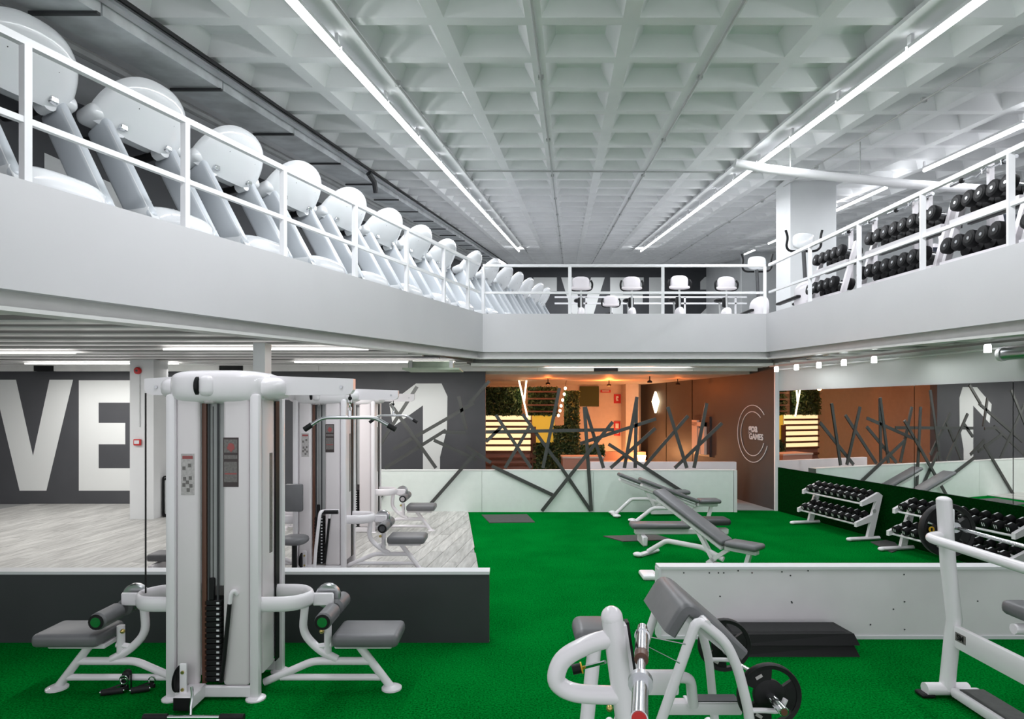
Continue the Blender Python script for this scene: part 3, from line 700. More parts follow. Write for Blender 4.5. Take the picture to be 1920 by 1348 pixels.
# ------------------------------------------------------------------ stick screen on the half wall
st = thing('stick_screen', 'crossing dark sticks fixed to the white half wall', 'screen', (.8, 12.2, 0))
c7 = lambda x, y: (880 + x * .3125, 680 + y * .3125)
c6 = lambda x, y: (880 + x * .16322, 680 + y * .16322)
c4 = lambda x, y: (480 + x * .2522, 660 + y * .2522)
sticks = [(c6, 305, 600, 710, 1230, 1), (c6, 190, 910, 370, 735, 1), (c6, 705, 710, 410, 1230, 1), (c6, 610, 590, 1000, 1130, 1), (c7, 515, 575, 728, 888, 0),
          (c6, 1035, 290, 845, 1232, 1), (c6, 190, 795, 1660, 770, 1), (c7, 665, 485, 1120, 337, 1), (c7, 690, 265, 732, 888, 0), (c7, 695, 265, 805, 645, 1),
          (c7, 860, 355, 435, 890, 0), (c7, 1006, 205, 930, 645, 1), (c7, 1003, 215, 995, 645, 1), (c7, 1116, 393, 847, 648, 1), (c7, 835, 488, 1270, 768, 0),
          (c7, 1190, 265, 1305, 645, 1), (c7, 1312, 318, 1040, 650, 1), (c7, 1424, 243, 1348, 645, 1), (c7, 1516, 362, 1232, 645, 1), (c7, 135, 620, 508, 797, 0),
          (c4, 1197, 257, 890, 740, 1), (c4, 1000, 385, 1338, 880, 1), (c4, 1020, 725, 1620, 380, 1), (c4, 1412, 580, 960, 1030, 1), (c4, 960, 1030, 848, 1178, 0),
          (c4, 1390, 595, 1560, 600, 1), (c4, 1322, 655, 1640, 800, 1), (c4, 1508, 330, 1562, 580, 1), (c4, 1640, 740, 1240, 1195, 0), (c7, 120, 110, 0, 245, 1), (c7, -20, 500, 130, 600, 1)]
for k, (c, x0, y0, x1, y1, back) in enumerate(sticks):
    Y = (12.325 if back else 12.165) + (k % 5) * .012
    pa, pb = c(x0, y0), c(x1, y1)
    if back: pa, pb = [(u_, min(v_, 877.5)) for u_, v_ in (pa, pb)]
    A, B = P(*pa, Y), P(*pb, Y)
    if k < 0: continue
    part(st, 'stick', MB().bar(A, B, .066, .026, (0, 1, 0)), 'stick_dark', True, smooth=False)

# ------------------------------------------------------------------ lounge behind the half wall
def leaf_patch(t, name, px0, py0, px1, py1, Y, n, m, seed, depth=.12, size=.055):
    random.seed(seed); mb = MB(); a, b = P(px0, py1, Y), P(px1, py0, Y)
    for _ in range(n):
        c = Vector((random.uniform(a[0], b[0]), Y - random.uniform(0, depth), random.uniform(a[2], b[2])))
        d = Vector((random.gauss(0, 1), random.gauss(-.4, .5), random.gauss(-.5, .8))).normalized(); u = d.cross(Vector((random.gauss(0, 1), random.gauss(0, 1), random.gauss(0, 1)))).normalized()
        s = size * random.uniform(.6, 1.3); nn = d.cross(u) * s * .15
        mb.add([c - d * s, c + u * s * .42 + nn, c + d * s, c - u * s * .42 + nn], [[0, 1, 2], [0, 2, 3]])
    me = bpy.data.meshes.new(name); mb.tf(TM[t.name].inverted()); me.from_pydata(mb.v, [], mb.f); me.update()
    o = link(name, me, m, t); o['kind'] = 'stuff'; return o
def wallbox(px0, py0, px1, py1, Y, d): 
    a, b = P(px0, py1, Y), P(px1, py0, Y); return MB().box((a[0], Y, a[2]), (b[0], Y + d, b[2]))
LY = 17.0
def garden(label, rects, n, seed, Y=LY, fr='moss'):
    r = rects[0]; t = thing('plant_wall', label, 'plant wall', P((r[0] + r[2]) / 2, r[3], Y))
    for k, (x0, y0, x1, y1, mm) in enumerate(rects):
        part(t, 'backing', wallbox(x0, y0, x1, y1, Y, .06), fr, True, smooth=False)
        w_ = (x1 - x0) * (y1 - y0) / ((rects[0][2] - rects[0][0]) * (rects[0][3] - rects[0][1]))
        leaf_patch(t, 'leaves', x0, y0, x1, y1, Y, int(n * w_), mm, seed + k)
        leaf_patch(t, 'leaves', x0, y0, x1, y1, Y, int(n * w_ * .4), 'leaf_light', seed + 50 + k)
    return t
garden('dark green plant wall above the glowing slats', [(905, 726, 978, 779, 'leaf')], 900, 1)
garden('plant wall between wooden shelves above the yellow panel', [(990, 726, 1046, 779, 'leaf')], 600, 2, LY + .1)
garden('tall ivy column right of the yellow panel', [(1058, 733, 1086, 800, 'leaf'), (1038, 798, 1086, 890, 'leaf')], 600, 3, LY - .2)
garden('low ivy patch below the yellow panel', [(1000, 830, 1040, 890, 'leaf')], 500, 4, LY)
garden('small round shrub behind the stick screen', [(1087, 834, 1132, 858, 'leaf')], 420, 5, LY - .9)
t = thing('shelf_slats', 'brown wooden slats across the upper plant wall', 'slats', P(1018, 779, LY - .05))
for yy in (733, 746, 758, 770): part(t, 'slat', wallbox(990, yy, 1046, yy + 3, LY - .09, .05), 'wood_slat', True, smooth=False)
t = thing('slat_screen', 'glowing cream screen crossed by brown wooden slats', 'screen', P(953, 885, LY))
part(t, 'glow_panel', wallbox(905, 779, 995, 847, LY + .02, .03), 'glow_panel', True, smooth=False)
part(t, 'lower_panel', wallbox(905, 847, 995, 890, LY + .02, .03), 'planter', True, smooth=False)
for yy in (787, 798, 809, 821, 833, 845, 858, 869, 880): part(t, 'slat', wallbox(905, yy, 997, yy + 4, LY - .04, .05), 'wood_slat', True, smooth=False)
part(t, 'side_post', wallbox(995, 800, 1005, 890, LY - .04, .05), 'wood_slat', True, smooth=False)
single('yellow_panel', wallbox(998, 779, 1040, 830, LY + .03, .03), 'yellow_panel', 'bright yellow panel between the slat screen and the ivy', 'panel', smooth=False)
t = thing('neon_tubes', 'V of thin white light tubes hanging over the plant wall', 'lamp', P(983, 726, LY - .3))
for (a, b, c, d) in ((973, 713, 989, 782), (987, 713, 983, 752)): part(t, 'light_tube', MB().cyl(P(a, b, LY - .3), P(c, d, LY - .3), .022, 8), 'bulb', True)
t = thing('bulb_string', 'string of warm round bulbs beside the ivy column', 'string light', P(1058, 726, LY - .35))
part(t, 'wire', MB().cyl(P(1062, 713, LY - .35), P(1047, 784, LY - .35), .006, 6), 'black', True)
for k, (a, b) in enumerate(((1060, 728), (1058, 739), (1055, 750), (1052, 761), (1050, 770), (1047, 779))):
    part(t, 'bulb', MB().ell(P(a, b, LY - .37), .036, .036, .045, 12, 8), 'bulb', True)
t = thing('planter_box', 'terracotta coloured planter box behind the half wall', 'planter', P(1092, 885, 15.5))
part(t, 'box', MB().box((P(1054, 0, 15.5)[0], 15.3, .0), (P(1130, 0, 15.5)[0], 15.86, P(0, 857, 15.5)[2])), 'planter', True, smooth=False)
part(t, 'rim', MB().box((P(1053, 0, 15.5)[0], 15.28, P(0, 858, 15.5)[2]), (P(1131, 0, 15.5)[0], 15.88, P(0, 855, 15.5)[2])), 'lounge_wall', True, smooth=False)
t = thing('lounge_bench', 'pale built-in bench along the back of the lounge', 'bench', P(1180, 870, 18))
part(t, 'seat', MB().box((P(1130, 0, 18)[0], 17.6, 0), (P(1215, 0, 18)[0], 18.4, .5)), 'lounge_wall', True, smooth=False)
part(t, 'back_rest', MB().box((P(1130, 0, 18)[0], 18.3, .5), (P(1215, 0, 18)[0], 18.5, .75)), 'planter', True, smooth=False)
single('olive_panel', wallbox(1087, 724, 1123, 762, 19.94, .05), 'olive', 'olive green panel high on the lounge back wall', 'panel', smooth=False)
def sign(label, x0, y0, x1, y1, Y, glyph):
    t = thing('fire_sign', label, 'sign', P((x0 + x1) / 2, (y0 + y1) / 2, Y))
    part(t, 'plate', wallbox(x0, y0, x1, y1, Y, .02), 'red', True, smooth=False)
    for g in glyph: part(t, 'symbol', MB().prism([P(x, y, Y - .002) for x, y in g], (0, -.004, 0)), 'mark_white', True, smooth=False)
sign('square red fire sign with white symbol on the lounge wall', 1151, 739, 1164, 756, 19.97, [[(1155, 743), (1159, 742), (1160, 746), (1157, 747), (1160, 751), (1156, 752), (1155, 749)]])
sign('tall red fire hose cabinet sign on the lounge wall', 1151, 790, 1163, 817, 19.97, [[(1154, 794), (1160, 794), (1160, 803), (1154, 803)], [(1154, 806), (1160, 806), (1160, 813), (1154, 813)]])
sign('small red exit sign near the lounge ceiling', 1126, 731, 1145, 736, 19.97, [[(1129, 732), (1142, 732), (1142, 734), (1129, 734)]])
t = thing('wall_lamp', 'glowing lozenge shaped lamp on the brown lounge wall', 'lamp', (LW(18.6) - .03, 18.6, 2.25))
part(t, 'shade', MB().prism([(LW(18.6) - .03, 18.6, 2.55), (LW(18.35) - .03, 18.35, 2.25), (LW(18.6) - .03, 18.6, 1.9), (LW(18.85) - .03, 18.85, 2.25)], (-.05, 0, 0)), 'bulb', True, smooth=False)
part(t, 'mount', MB().box((LW(18.6) - .03, 18.55, 2.2), (LW(18.6) + .0, 18.65, 2.3)), 'black', True, smooth=False)
t = thing('floor_lamp', 'bright warm uplight standing beside the lounge bench', 'lamp', (3.75, 17.8, 0))
part(t, 'base', MB().lathe([(.14, 0), (.14, .02), (.03, .04), (.025, .5)], (3.75, 17.8, .004), (0, 0, 1), 16), 'black', True)
part(t, 'glow_shade', MB().lathe([(.08, .5), (.13, .68)], (3.75, 17.8, 0), (0, 0, 1), 16), 'bulb', True)
t = thing('relief_panel', 'dark board with pale relief shapes on the brown lounge wall', 'wall art', (LW(15.6) - .05, 15.6, 1.0))
part(t, 'board', wallseg(MB(), lambda y: LW(y) - .05, 15.15, 16.0, .85, 1.85, .05), 'placard_dark', True, smooth=False)
for y0, y1, z0, z1 in ((15.7, 16.0, 1.0, 1.75), (15.3, 15.5, .9, 1.7), (15.55, 15.62, .9, 1.55), (15.3, 16.0, 1.6, 1.7)):
    part(t, 'relief_block', wallseg(MB(), lambda y: LW(y) - .11, y0, y1, z0, z1, .06), 'lounge_wall', True, smooth=False)
t = thing('fire_extinguisher', 'dark fire extinguisher standing by the lounge column', 'extinguisher', (3.6, 18.75, .004))
part(t, 'cylinder', MB().lathe([(.07, .0), (.08, .03), (.08, .42), (.05, .5), (.025, .53)], (0, 0, 0), (0, 0, 1), 16), 'red')
part(t, 'valve', MB().box((-.05, -.02, .53), (.05, .02, .58)), 'black', smooth=False)
for x, y, z, e in SPOTS:
    t = thing('ceiling_spot', {2.6: 'small ceiling spot in the middle of the lounge', .9: 'added ceiling spot that brightens the plant wall leaves', 4.2: 'small ceiling spot near the brown wall', 3.2: 'small ceiling spot just behind the half wall'}[x], 'spotlight', (x, y, z))
    part(t, 'mount', MB().cyl((x, y, 2.8), (x, y, z + .03), .012, 8), 'black', True)
    part(t, 'can', MB().lathe([(.02, .05), (.055, .03), (.06, -.01), (.052, -.01), (.045, .02)], (x, y, z), (0, 0, 1), 14), 'black', True)
# ring logo and lettering on the dark wall
lg = thing('ring_logo', 'white open double ring with lettering on the dark wall', 'logo', (LW(13.3) - .01, 13.3, 1.3))
cy, cz = 13.28, P(0, 813, 13.28)[2]
def arc(r, a0, a1, w=.016):
    mb = MB(); n = 40; vs = []
    for i in range(n + 1):
        a = R(a0 + (a1 - a0) * i / n)
        for rr in (r - w / 2, r + w / 2):
            y = cy - rr * math.cos(a); vs.append((LW(y) - .009, y, cz + rr * math.sin(a)))
    k = len(vs); fs = [[2 * i, 2 * i + 1, 2 * i + 3, 2 * i + 2] for i in range(n)]
    vs += [(v[0] + .006, v[1], v[2]) for v in vs]; fs += [[k + i for i in f] for f in fs]
    fs += [[2 * i + 1, 2 * i + 3, k + 2 * i + 3, k + 2 * i + 1] for i in range(n)] + [[2 * i, 2 * i + 2, k + 2 * i + 2, k + 2 * i] for i in range(n)]
    return mb.add(vs, fs)
part(lg, 'outer_ring', arc(.615, 42, 338), 'mark_white', True, smooth=False)
part(lg, 'inner_ring', arc(.475, 48, 338), 'mark_white', True, smooth=False)
def text(parent, name, body, size, loc, rot, m, ext=.003):
    cu = bpy.data.curves.new(name, 'FONT'); cu.body = body; cu.size = size; cu.extrude = ext; cu.align_x = 'CENTER'; cu.offset = size * .03
    o = bpy.data.objects.new(name, cu); COL.objects.link(o)
    dg = bpy.context.evaluated_depsgraph_get(); me = bpy.data.meshes.new_from_object(o.evaluated_get(dg))
    bpy.data.objects.remove(o); n = link(name, me, m, parent); n.location = loc; n.rotation_euler = rot; return n
ra = (R(90), 0, R(-90) + math.atan(.15))
for body, dz, dy_, sz in (('goa', .04, .10, .25), ('GAMES', -.12, -.02, .175)):
    y = cy - .12 + dy_; text(lg, 'lettering', body, sz, (LW(y) - .004 - lg.location[0], y - lg.location[1], cz + dz - lg.location[2]), ra, 'mark_white')
# ------------------------------------------------------------------ dumbbells (handle along local x)
def dumbbell(name, r, L, label, big=False):
    t = thing(name, label, 'dumbbell')
    hl = L * (.26 if big else .34)
    part(t, 'handle', MB().lathe([(.014, -L / 2 + .02), (.017, 0), (.014, L / 2 - .02)], (0, 0, 0), (1, 0, 0), 8), 'steel' if big else 'black')
    for s in (-1, 1):
        h = part(t, 'head', MB().lathe([(r * .55, 0), (r * .96, hl * .04), (r, hl * .14), (r, hl * .86), (r * .96, hl * .96), (r * .86, hl)], (s * (L / 2 - hl), 0, 0), (s, 0, 0), 14 if big else 10), 'dumbbell_black')
        if big:
            part(h, 'face_plate', MB().cyl((s * L / 2, 0, 0), (s * (L / 2 + .003), 0, 0), r * .62, 12), 'black', root=t)
            part(h, 'centre_bolt', MB().cyl((s * L / 2, 0, 0), (s * (L / 2 + .006), 0, 0), r * .2, 10), 'steel', root=t)
        else:
            e = s * (L / 2 + .001)
            part(h, 'number', MB().add([(e, -.006, -.024), (e, -.020, -.024), (e, -.020, .024), (e, -.006, .024), (e, .020, -.022), (e, .008, -.022), (e, .008, .022), (e, .020, .022)], [[0, 1, 2, 3], [4, 5, 6, 7]]), 'mark_white', root=t, smooth=False)
            part(h, 'band', MB().box((s * (L / 2 - hl * .5) - .03, -.010, r + .0005), (s * (L / 2 - hl * .5) + .03, .010, r + .002)), 'mark_white', root=t, smooth=False)
    return t
small_db = None
def place_db(proto, loc, rz, tilt, label, group, first):
    if first: o = proto; o['label'] = label; o['group'] = group
    else: o = dup(proto, loc, 0, label, group)
    o.location = loc; o.rotation_euler = (0, tilt, rz); return o

def low_rack(label, near, far, n, side_txt, protos, skip=()):
    d = Vector((far[0] - near[0], far[1] - near[1])); L = d.length; rz = math.atan2(d.y, d.x)
    t = thing('dumbbell_rack', label, 'dumbbell rack', (near[0], near[1], 0), rz, 'low dumbbell racks on the turf')
    for x in (0, L):
        e = part(t, 'end_frame', MB().prism([(x, -.10, .05), (x, -.27, .70), (x, -.20, .75), (x, .10, .61), (x, .10, .54), (x, -.16, .62), (x, -.08, .40), (x, .20, .29), (x, .20, .22), (x, -.06, .29), (x, .0, .05)], (.05, 0, 0)), 'machine_white', smooth=False)
        part(e, 'frame_hole', MB().lathe([(.02, 0), (.032, 0), (.032, .003), (.02, .003)], (x - .001, -.12, .46), (-1, 0, 0), 16), 'steel_grey', root=t)
        part(t, 'foot', MB().tube([(x + .02, .30, .035), (x + .02, -.22, .035)], .03, 10, rr=(.035, .03)), 'machine_white')
        part(t, 'foot_cap', MB().ell((x + .02, .31, .032), .045, .05, .03, 12, 8), 'rail_white')
    for (y0, z0), (y1, z1) in (((-.18, .66), (.09, .56)), ((-.06, .34), (.18, .24))):
        for f in (.12, .8):
            y, z = y0 + (y1 - y0) * f, z0 + (z1 - z0) * f
            part(t, 'tray_rail', MB().cyl((.05, y, z - .015), (L, y, z - .015), .016, 8), 'machine_white')
    M = TM[t.name]; k = 0
    for tier, (y, z) in (('upper', (-.055, .685)), ('lower', (.05, .36))):
        for i in range(n):
            x = .115 + (L - .19) * i / (n - 1)
            p = M @ Vector((x, y, z))
            place_db(protos[0], p, rz + R(90), R(20), f'{ORD[i]} dumbbell from the near end, {tier} tier, {side_txt}', 'dumbbells on the low racks', not protos[1]); protos[1] = True
    return t
sp = [dumbbell('dumbbell', .056, .27, 'x'), False]
low_rack('white two tier dumbbell rack nearer the logo wall', (5.56, 9.62), (5.30, 10.99), 9, 'rack nearer the logo wall', sp)
low_rack('white two tier dumbbell rack behind the bench press upright', (5.99, 7.22), (5.67, 8.97), 11, 'rack behind the bench press upright', sp)

# ------------------------------------------------------------------ upper dumbbell racks behind the right railing
bp = [dumbbell('round_dumbbell', .096, .34, 'x', True), False]
def upper_rack(label, y0, y1, X, txt, n):
    z0 = zt(y0) - .02; t = thing('dumbbell_rack', label, 'dumbbell rack', (X, y0, z0), 0, 'upper dumbbell racks')
    L = y1 - y0; s = .0373
    for y in (0, L):
        part(t, 'post', MB().hexa([(-.16, y, s * y), (-.08, y, s * y), (-.08, y + .06, s * y), (-.16, y + .06, s * y), (.10, y, .92), (.17, y, .92), (.17, y + .06, .92), (.10, y + .06, .92)]), 'machine_white', smooth=False)
        part(t, 'foot', MB().box((-.25, y, s * y), (.35, y + .06, s * y + .05)), 'machine_white', smooth=False)
    for z, xo in ((.60, -.02), (.09, -.14)):
        part(t, 'tier_beam', MB().bar((xo, .03, z + .0), (xo, L + .03, z + s * L), .05, .06), 'machine_white', smooth=False)
        part(t, 'tier_beam', MB().bar((xo + .22, .03, z + .01), (xo + .22, L + .03, z + .01 + s * L), .05, .06), 'vinyl_side', smooth=False)
    for tier, z, xo in (('upper', .783, .09), ('lower', .273, -.03)):
        for i in range(n):
            y = .17 + (L - .28) * i / max(1, n - 1)
            place_db(bp[0], (X + xo, y0 + y, z0 + z + s * y), R(180), R(-8), f'{ORD[i]} round dumbbell from the near end, {tier} tier, {txt}', 'dumbbells on the upper racks', not bp[1]); bp[1] = True
upper_rack('upper dumbbell rack farthest along, beside the white column', 9.77, 10.85, 5.36, 'upper rack beside the white column', 5)
upper_rack('long upper dumbbell rack in the middle of the right railing', 7.60, 9.25, 5.36, 'long middle upper rack', 8)
upper_rack('upper dumbbell rack second from the right edge of the picture', 6.42, 7.45, 5.36, 'upper rack second from the right', 5)
upper_rack('upper dumbbell rack cut by the right edge of the picture', 5.0, 6.28, 5.36, 'upper rack at the right edge', 6)
def barbell(name, label, p, q, group=None, ez=True):
    p, q = Vector(p), Vector(q); t = thing(name, label, 'barbell', p, 0, group); d = q - p; L = d.length; u = d / L
    w_ = Vector((0, 0, .03)) if ez else Vector((0, 0, 0))
    part(t, 'shaft', MB().tube([u * .18, u * L * .36, u * L * .42 + w_, u * L * .58 - w_, u * L * .64, u * (L - .18)], .013, 8), 'chrome')
    for a, b in ((0, .17), (L - .17, L)): part(t, 'sleeve', MB().cyl(u * a, u * b, .024, 10), 'steel')
    for a in (.18, L - .20): part(t, 'collar', MB().cyl(u * a, u * (a + .02), .034, 10), 'black')
    return t
br = thing('barbell_rack', 'white upright posts with hooks behind the upper dumbbell racks', 'barbell rack', (5.80, 9, zt(9) - .02), 0)
for y in (10.6, 9.9, 8.9, 8.6, 7.5, 7.2, 6.1):
    z = zt(y) - .02
    pp = part(br, 'post', MB().box((5.82, y, z), (5.88, y + .05, z + 1.36)), 'machine_white', True, smooth=False)
    part(pp, 'hook', MB().tube([(5.83, y + .02, z + 1.23), (5.74, y + .02, z + 1.22), (5.735, y + .02, z + 1.30)], .009, 6), 'chrome', True, root=br)
for a, b, lab in ((9.75, 10.75, 'farthest chrome curl bar, above the rack beside the column'), (8.45, 9.45, 'chrome curl bar above the long middle upper rack'), (7.05, 8.1, 'chrome curl bar right of the second railing post'), (5.6, 6.7, 'chrome curl bar nearest the right edge of the picture')):
    barbell('curl_bar', lab, (5.78, a, zt(a) + 1.235), (5.78, b, zt(b) + 1.235), 'curl bars on the upper hooks')
# weight machine with dark pad seen past the racks
t = thing('press_machine', 'white press machine with dark pad behind the upper racks', 'gym machine', (6.9, 8.55, zt(8.5) - .02))
part(t, 'pad', MB().rbox((-.17, -.04, .50), (.17, .04, 1.0), .03, 2), 'navy')
part(t, 'seat', MB().rbox((-.45, -.16, .40), (-.12, .16, .46), .03, 2), 'vinyl_dark')
part(t, 'frame', MB().bar((-.22, -.1, .95), (-.02, -.1, .02), .07, .07).bar((.26, 0, 1.1), (.26, 0, .02), .14, .10).bar((-.3, 0, .38), (.26, 0, .38), .06, .05), 'machine_white', smooth=False)
part(t, 'base', MB().box((-.5, -.25, .0), (.4, .25, .05)), 'machine_white', smooth=False)
t = thing('press_machine', 'white frame machine with small dark pads behind the long upper rack', 'gym machine', (7.1, 10.4, zt(10.4) - .02))
part(t, 'frame', MB().bar((-.2, 0, .02), (.05, 0, 1.0), .08, .07).bar((.2, 0, .02), (.2, 0, 1.15), .12, .1).bar((-.3, 0, .35), (.2, 0, .35), .05, .05), 'machine_white', smooth=False)
part(t, 'pad', MB().rbox((-.1, -.05, .5), (.12, .03, .95), .03, 2), 'navy')
part(t, 'base', MB().box((-.4, -.22, .0), (.3, .22, .05)), 'machine_white', smooth=False)
part(t, 'arm', MB().bar((.2, -.3, .85), (.2, .3, .85), .05, .05), 'rubber', smooth=False)

# ------------------------------------------------------------------ treadmills
def treadmill(label):
    t = thing('treadmill', label, 'treadmill', (0, 0, 0), 0, 'treadmills along the mezzanine edge')
    part(t, 'deck', MB().rbox((-1.95, -.40, .06), (-.10, .40, .19), .03, 2), 'tread_white')
    part(t, 'belt', MB().box((-1.9, -.25, .19), (-.5, .25, .197)), 'black', smooth=False)
    part(t, 'motor_hood', MB().ell((-.33, 0, .10), .34, .37, .15, 28, 12, .65, -.65), 'tread_white')
    for s in (-1, 1):
        y0 = s * .35
        u = part(t, 'upright', MB().rbox((-.135, -.046, -.56), (.135, .046, .56), .042, 4, Matrix.Rotation(R(-31), 3, 'Y')).tf(Matrix.Translation((-.458, y0, .512))), 'tread_grey')
        part(u, 'foot_pad', MB().box((-.32, y0 - .045, .0), (-.04, y0 + .045, .022)), 'vinyl_side', root=t, smooth=False)
        part(u, 'edge_strip', MB().rbox((.128, -.040, -.53), (.141, .040, .53), .006, 1, Matrix.Rotation(R(-31), 3, 'Y')).tf(Matrix.Translation((-.458, y0, .512))), 'tread_white', root=t)
        part(t, 'handle', MB().tube([(-.72, s * .24, .95), (-1.0, s * .24, .93), (-1.18, s * .24, .95)], .042, 10, smooth=.05), 'black')
        b = part(t, 'handle_mount', MB().cyl((-.74, s * .24, .95), (-.63, s * .24, .97), .058, 12), 'tread_white')
        part(b, 'bracket', MB().rbox((-.66, s * .24 - .035, .97), (-.56, s * .24 + .035, 1.02), .008, 1), 'chrome', root=t)
    # half-moon console shell, leaning towards the void
    tl = R(40); V_ = Vector((math.sin(tl), 0, math.cos(tl))); Nn = Vector((math.cos(tl), 0, -math.sin(tl))); C = Vector((-.76, 0, 1.04))
    mb = MB(); na, nr = 28, 9; vs = []; fs = []
    def sp_(v, p): return math.copysign(abs(v) ** p, v)
    for side in (1, -1):
        for i in range(na + 1):
            th = math.pi * i / na
            for j in range(nr + 1):
                rh = math.sin(math.pi / 2 * j / nr)
                u = .475 * rh * sp_(math.cos(th), .85); v = .57 * rh * sp_(math.sin(th), .85) if rh else 0
                th_ = math.sqrt(max(0, 1 - rh * rh))
                w_ = (.185 if side > 0 else .06) * th_
                vs.append(C + Vector((0, u, 0)) + V_ * v + Nn * (w_ * side))
    n1 = (na + 1) * (nr + 1)
    for sd in (0, 1):
        for i in range(na):
            for j in range(nr):
                a = sd * n1 + i * (nr + 1) + j; q = [a, a + nr + 1, a + nr + 2, a + 1]; fs.append(q if sd else q[::-1])
    for i in (0, na):      # flat underside between the two skins
        for j in range(nr): a = i * (nr + 1) + j; fs.append([a, a + 1, n1 + a + 1, n1 + a])
    mb.add(vs, fs)
    c = part(t, 'console', mb, 'tread_white')
    part(c, 'screen', MB().prism([C - Nn * .062 + Vector((0, u, 0)) + V_ * v for u, v in ((-.28, .08), (.28, .08), (.22, .33), (-.22, .33))], -Nn * .004), 'screen', root=t, smooth=False)
    part(c, 'console_bar', MB().rbox((-.125, -.50, -.07), (.125, .50, .07), .06, 4, Matrix.Rotation(R(-18), 3, 'Y')).tf(Matrix.Translation((-.745, 0, 1.055))), 'tread_white', root=t)
    for k, (u, v) in enumerate(((-.18, .30), (.02, .36), (.2, .30))):
        r2 = math.sqrt(max(0, 1 - (u / .475) ** 2 - (v / .57) ** 2))
        p = C + Vector((0, u, 0)) + V_ * v + Nn * (.185 * r2)
        part(c, 'screw', MB().ell(tuple(p), .007, .007, .007, 6, 4), 'vinyl_side', root=t)
    return t
tm0 = None; ang = math.atan2(-.322, .947)
lab1 = ['treadmill cut by the left edge of the picture', 'treadmill second from the left, with its whole console in view'] + [f'treadmill {ORD[k]} from the left along the near railing' for k in range(2, 7)] + ['last treadmill before the corner of the void']
for k in range(8):
    Yc = 4.585 + 1.045 * k
    loc = (LX(Yc) - .17 * uy - 0, Yc + .17 * ux, zt(Yc) - .02)
    if tm0 is None: tm0 = treadmill(lab1[0]); tm0.location = loc; tm0.rotation_euler = (0, 0, ang)
    else: dup(tm0, loc, ang, lab1[k])
TIP = [(923, 482), (955, 496), (979, 507), (998, 518), (1016, 528), (1034, 536), (1046, 545)]
for k, (px, py) in enumerate(TIP):
    Yt = 13.3 + .83 * k; Xt = (px - CX) * Yt / F
    Yc = Yt - .30; loc = (Xt + .10, Yc, zt(Yc) - .02)
    dup(tm0, loc, ang, f'treadmill behind the far railing, {ORD[k]} from the corner' if k < 6 else 'farthest and smallest treadmill behind the far railing', scale=(1, .80, 1))

# ------------------------------------------------------------------ exercise bikes on the far mezzanine (facing the void)
def bike(label, s=1.0):
    t = thing('exercise_bike', label, 'exercise bike', (0, 0, 0), 0, 'exercise bikes on the far mezzanine')
    part(t, 'console', MB().ell((0, -.02, 1.13), .215, .07, .17, 24, 12, .62), 'divider_light')
    part(t, 'console_chin', MB().ell((0, -.03, 1.01), .27, .06, .055, 18, 8, .8), 'machine_shroud')
    for a in (-1, 1):
        part(t, 'handlebar', MB().tube([(0, .02, .97), (a * .2, .0, .96), (a * .27, -.03, 1.0), (a * .285, -.05, 1.12), (a * .25, -.02, 1.20)], .026, 8, smooth=.06), 'black')
        part(t, 'pedal', MB().rbox((a * .2 - .06, .18, .20 + a * .08), (a * .2 + .06, .30, .23 + a * .08), .01, 1), 'black')
    part(t, 'stem', MB().tube([(0, -.08, .45), (0, -.02, 1.0)], .026, 10), 'steel_grey')
    part(t, 'front_cover', MB().ell((0, -.02, .28), .085, .30, .25, 18, 12, .7), 'machine_white')
    part(t, 'stem_shroud', MB().rbox((-.07, .02, .55), (.07, .10, .80), .03, 2), 'black')
    part(t, 'seat_post', MB().tube([(0, .40, .30), (0, .48, .78)], .025, 8), 'steel_grey')
    part(t, 'saddle', MB().ell((0, .52, .80), .12, .15, .05, 16, 8, .8), 'black')
    for y in (-.35, .55): part(t, 'foot', MB().rbox((-.25, y - .04, 0), (.25, y + .04, .06), .02, 1), 'machine_white')
    part(t, 'frame', MB().bar((0, -.35, .06), (0, .55, .06), .08, .06), 'machine_white', smooth=False)
    return t
bk = None
for px, Y, s, lab in ((1089, 15.3, 1.0, 'bike with white console, leftmost behind the far railing'), (1184, 15.3, 1.0, 'bike with white console second from the left behind the far railing'), (1273, 15.3, 1.02, 'bike with white console right of the middle far railing post'), (1361, 15.3, 1.0, 'bike in front of the far painted digit'), (1145, 18.4, .98, 'smaller looking bike further back, between the two leftmost bikes')):
    loc = (P(px, 0, Y)[0], Y, zt(Y) - .02)
    if bk is None: bk = bike(lab); bk.location = loc
    else: dup(bk, loc, 0, lab, scale=(s, s, s))
def cross_trainer(label, loc, rz):
    t = thing('elliptical_trainer', label, 'elliptical trainer', loc, rz, 'elliptical trainers by the column')
    part(t, 'console', MB().ell((0, -.03, 1.30), .20, .06, .15, 20, 10, .65), 'tread_white')
    for a in (-1, 1):
        part(t, 'handlebar', MB().tube([(a * .05, .0, 1.12), (a * .25, .0, 1.12), (a * .33, -.04, 1.2), (a * .30, -.06, 1.36), (a * .34, -.05, 1.5)], .022, 8, smooth=.08), 'black')
        part(t, 'pedal_arm', MB().rbox((a * .16 - .05, -.2, .22), (a * .16 + .05, .7, .27), .015, 1), 'black')
    part(t, 'mast', MB().tube([(0, -.14, .2), (0, -.02, 1.25)], .035, 10), 'vinyl_side')
    part(t, 'flywheel_cover', MB().ell((0, -.15, .27), .13, .38, .26, 18, 12, .7), 'machine_white')
    part(t, 'base', MB().rbox((-.22, -.5, 0), (.22, .9, .06), .02, 1), 'machine_white')
cross_trainer('elliptical trainer with black bars behind the far right corner post', (P(1418, 0, 13.6)[0], 13.6, zt(13.6) - .02), 0)
cross_trainer('elliptical trainer in front of the white column', (P(1505, 0, 11.5)[0], 11.5, zt(11.5) - .02), 0)
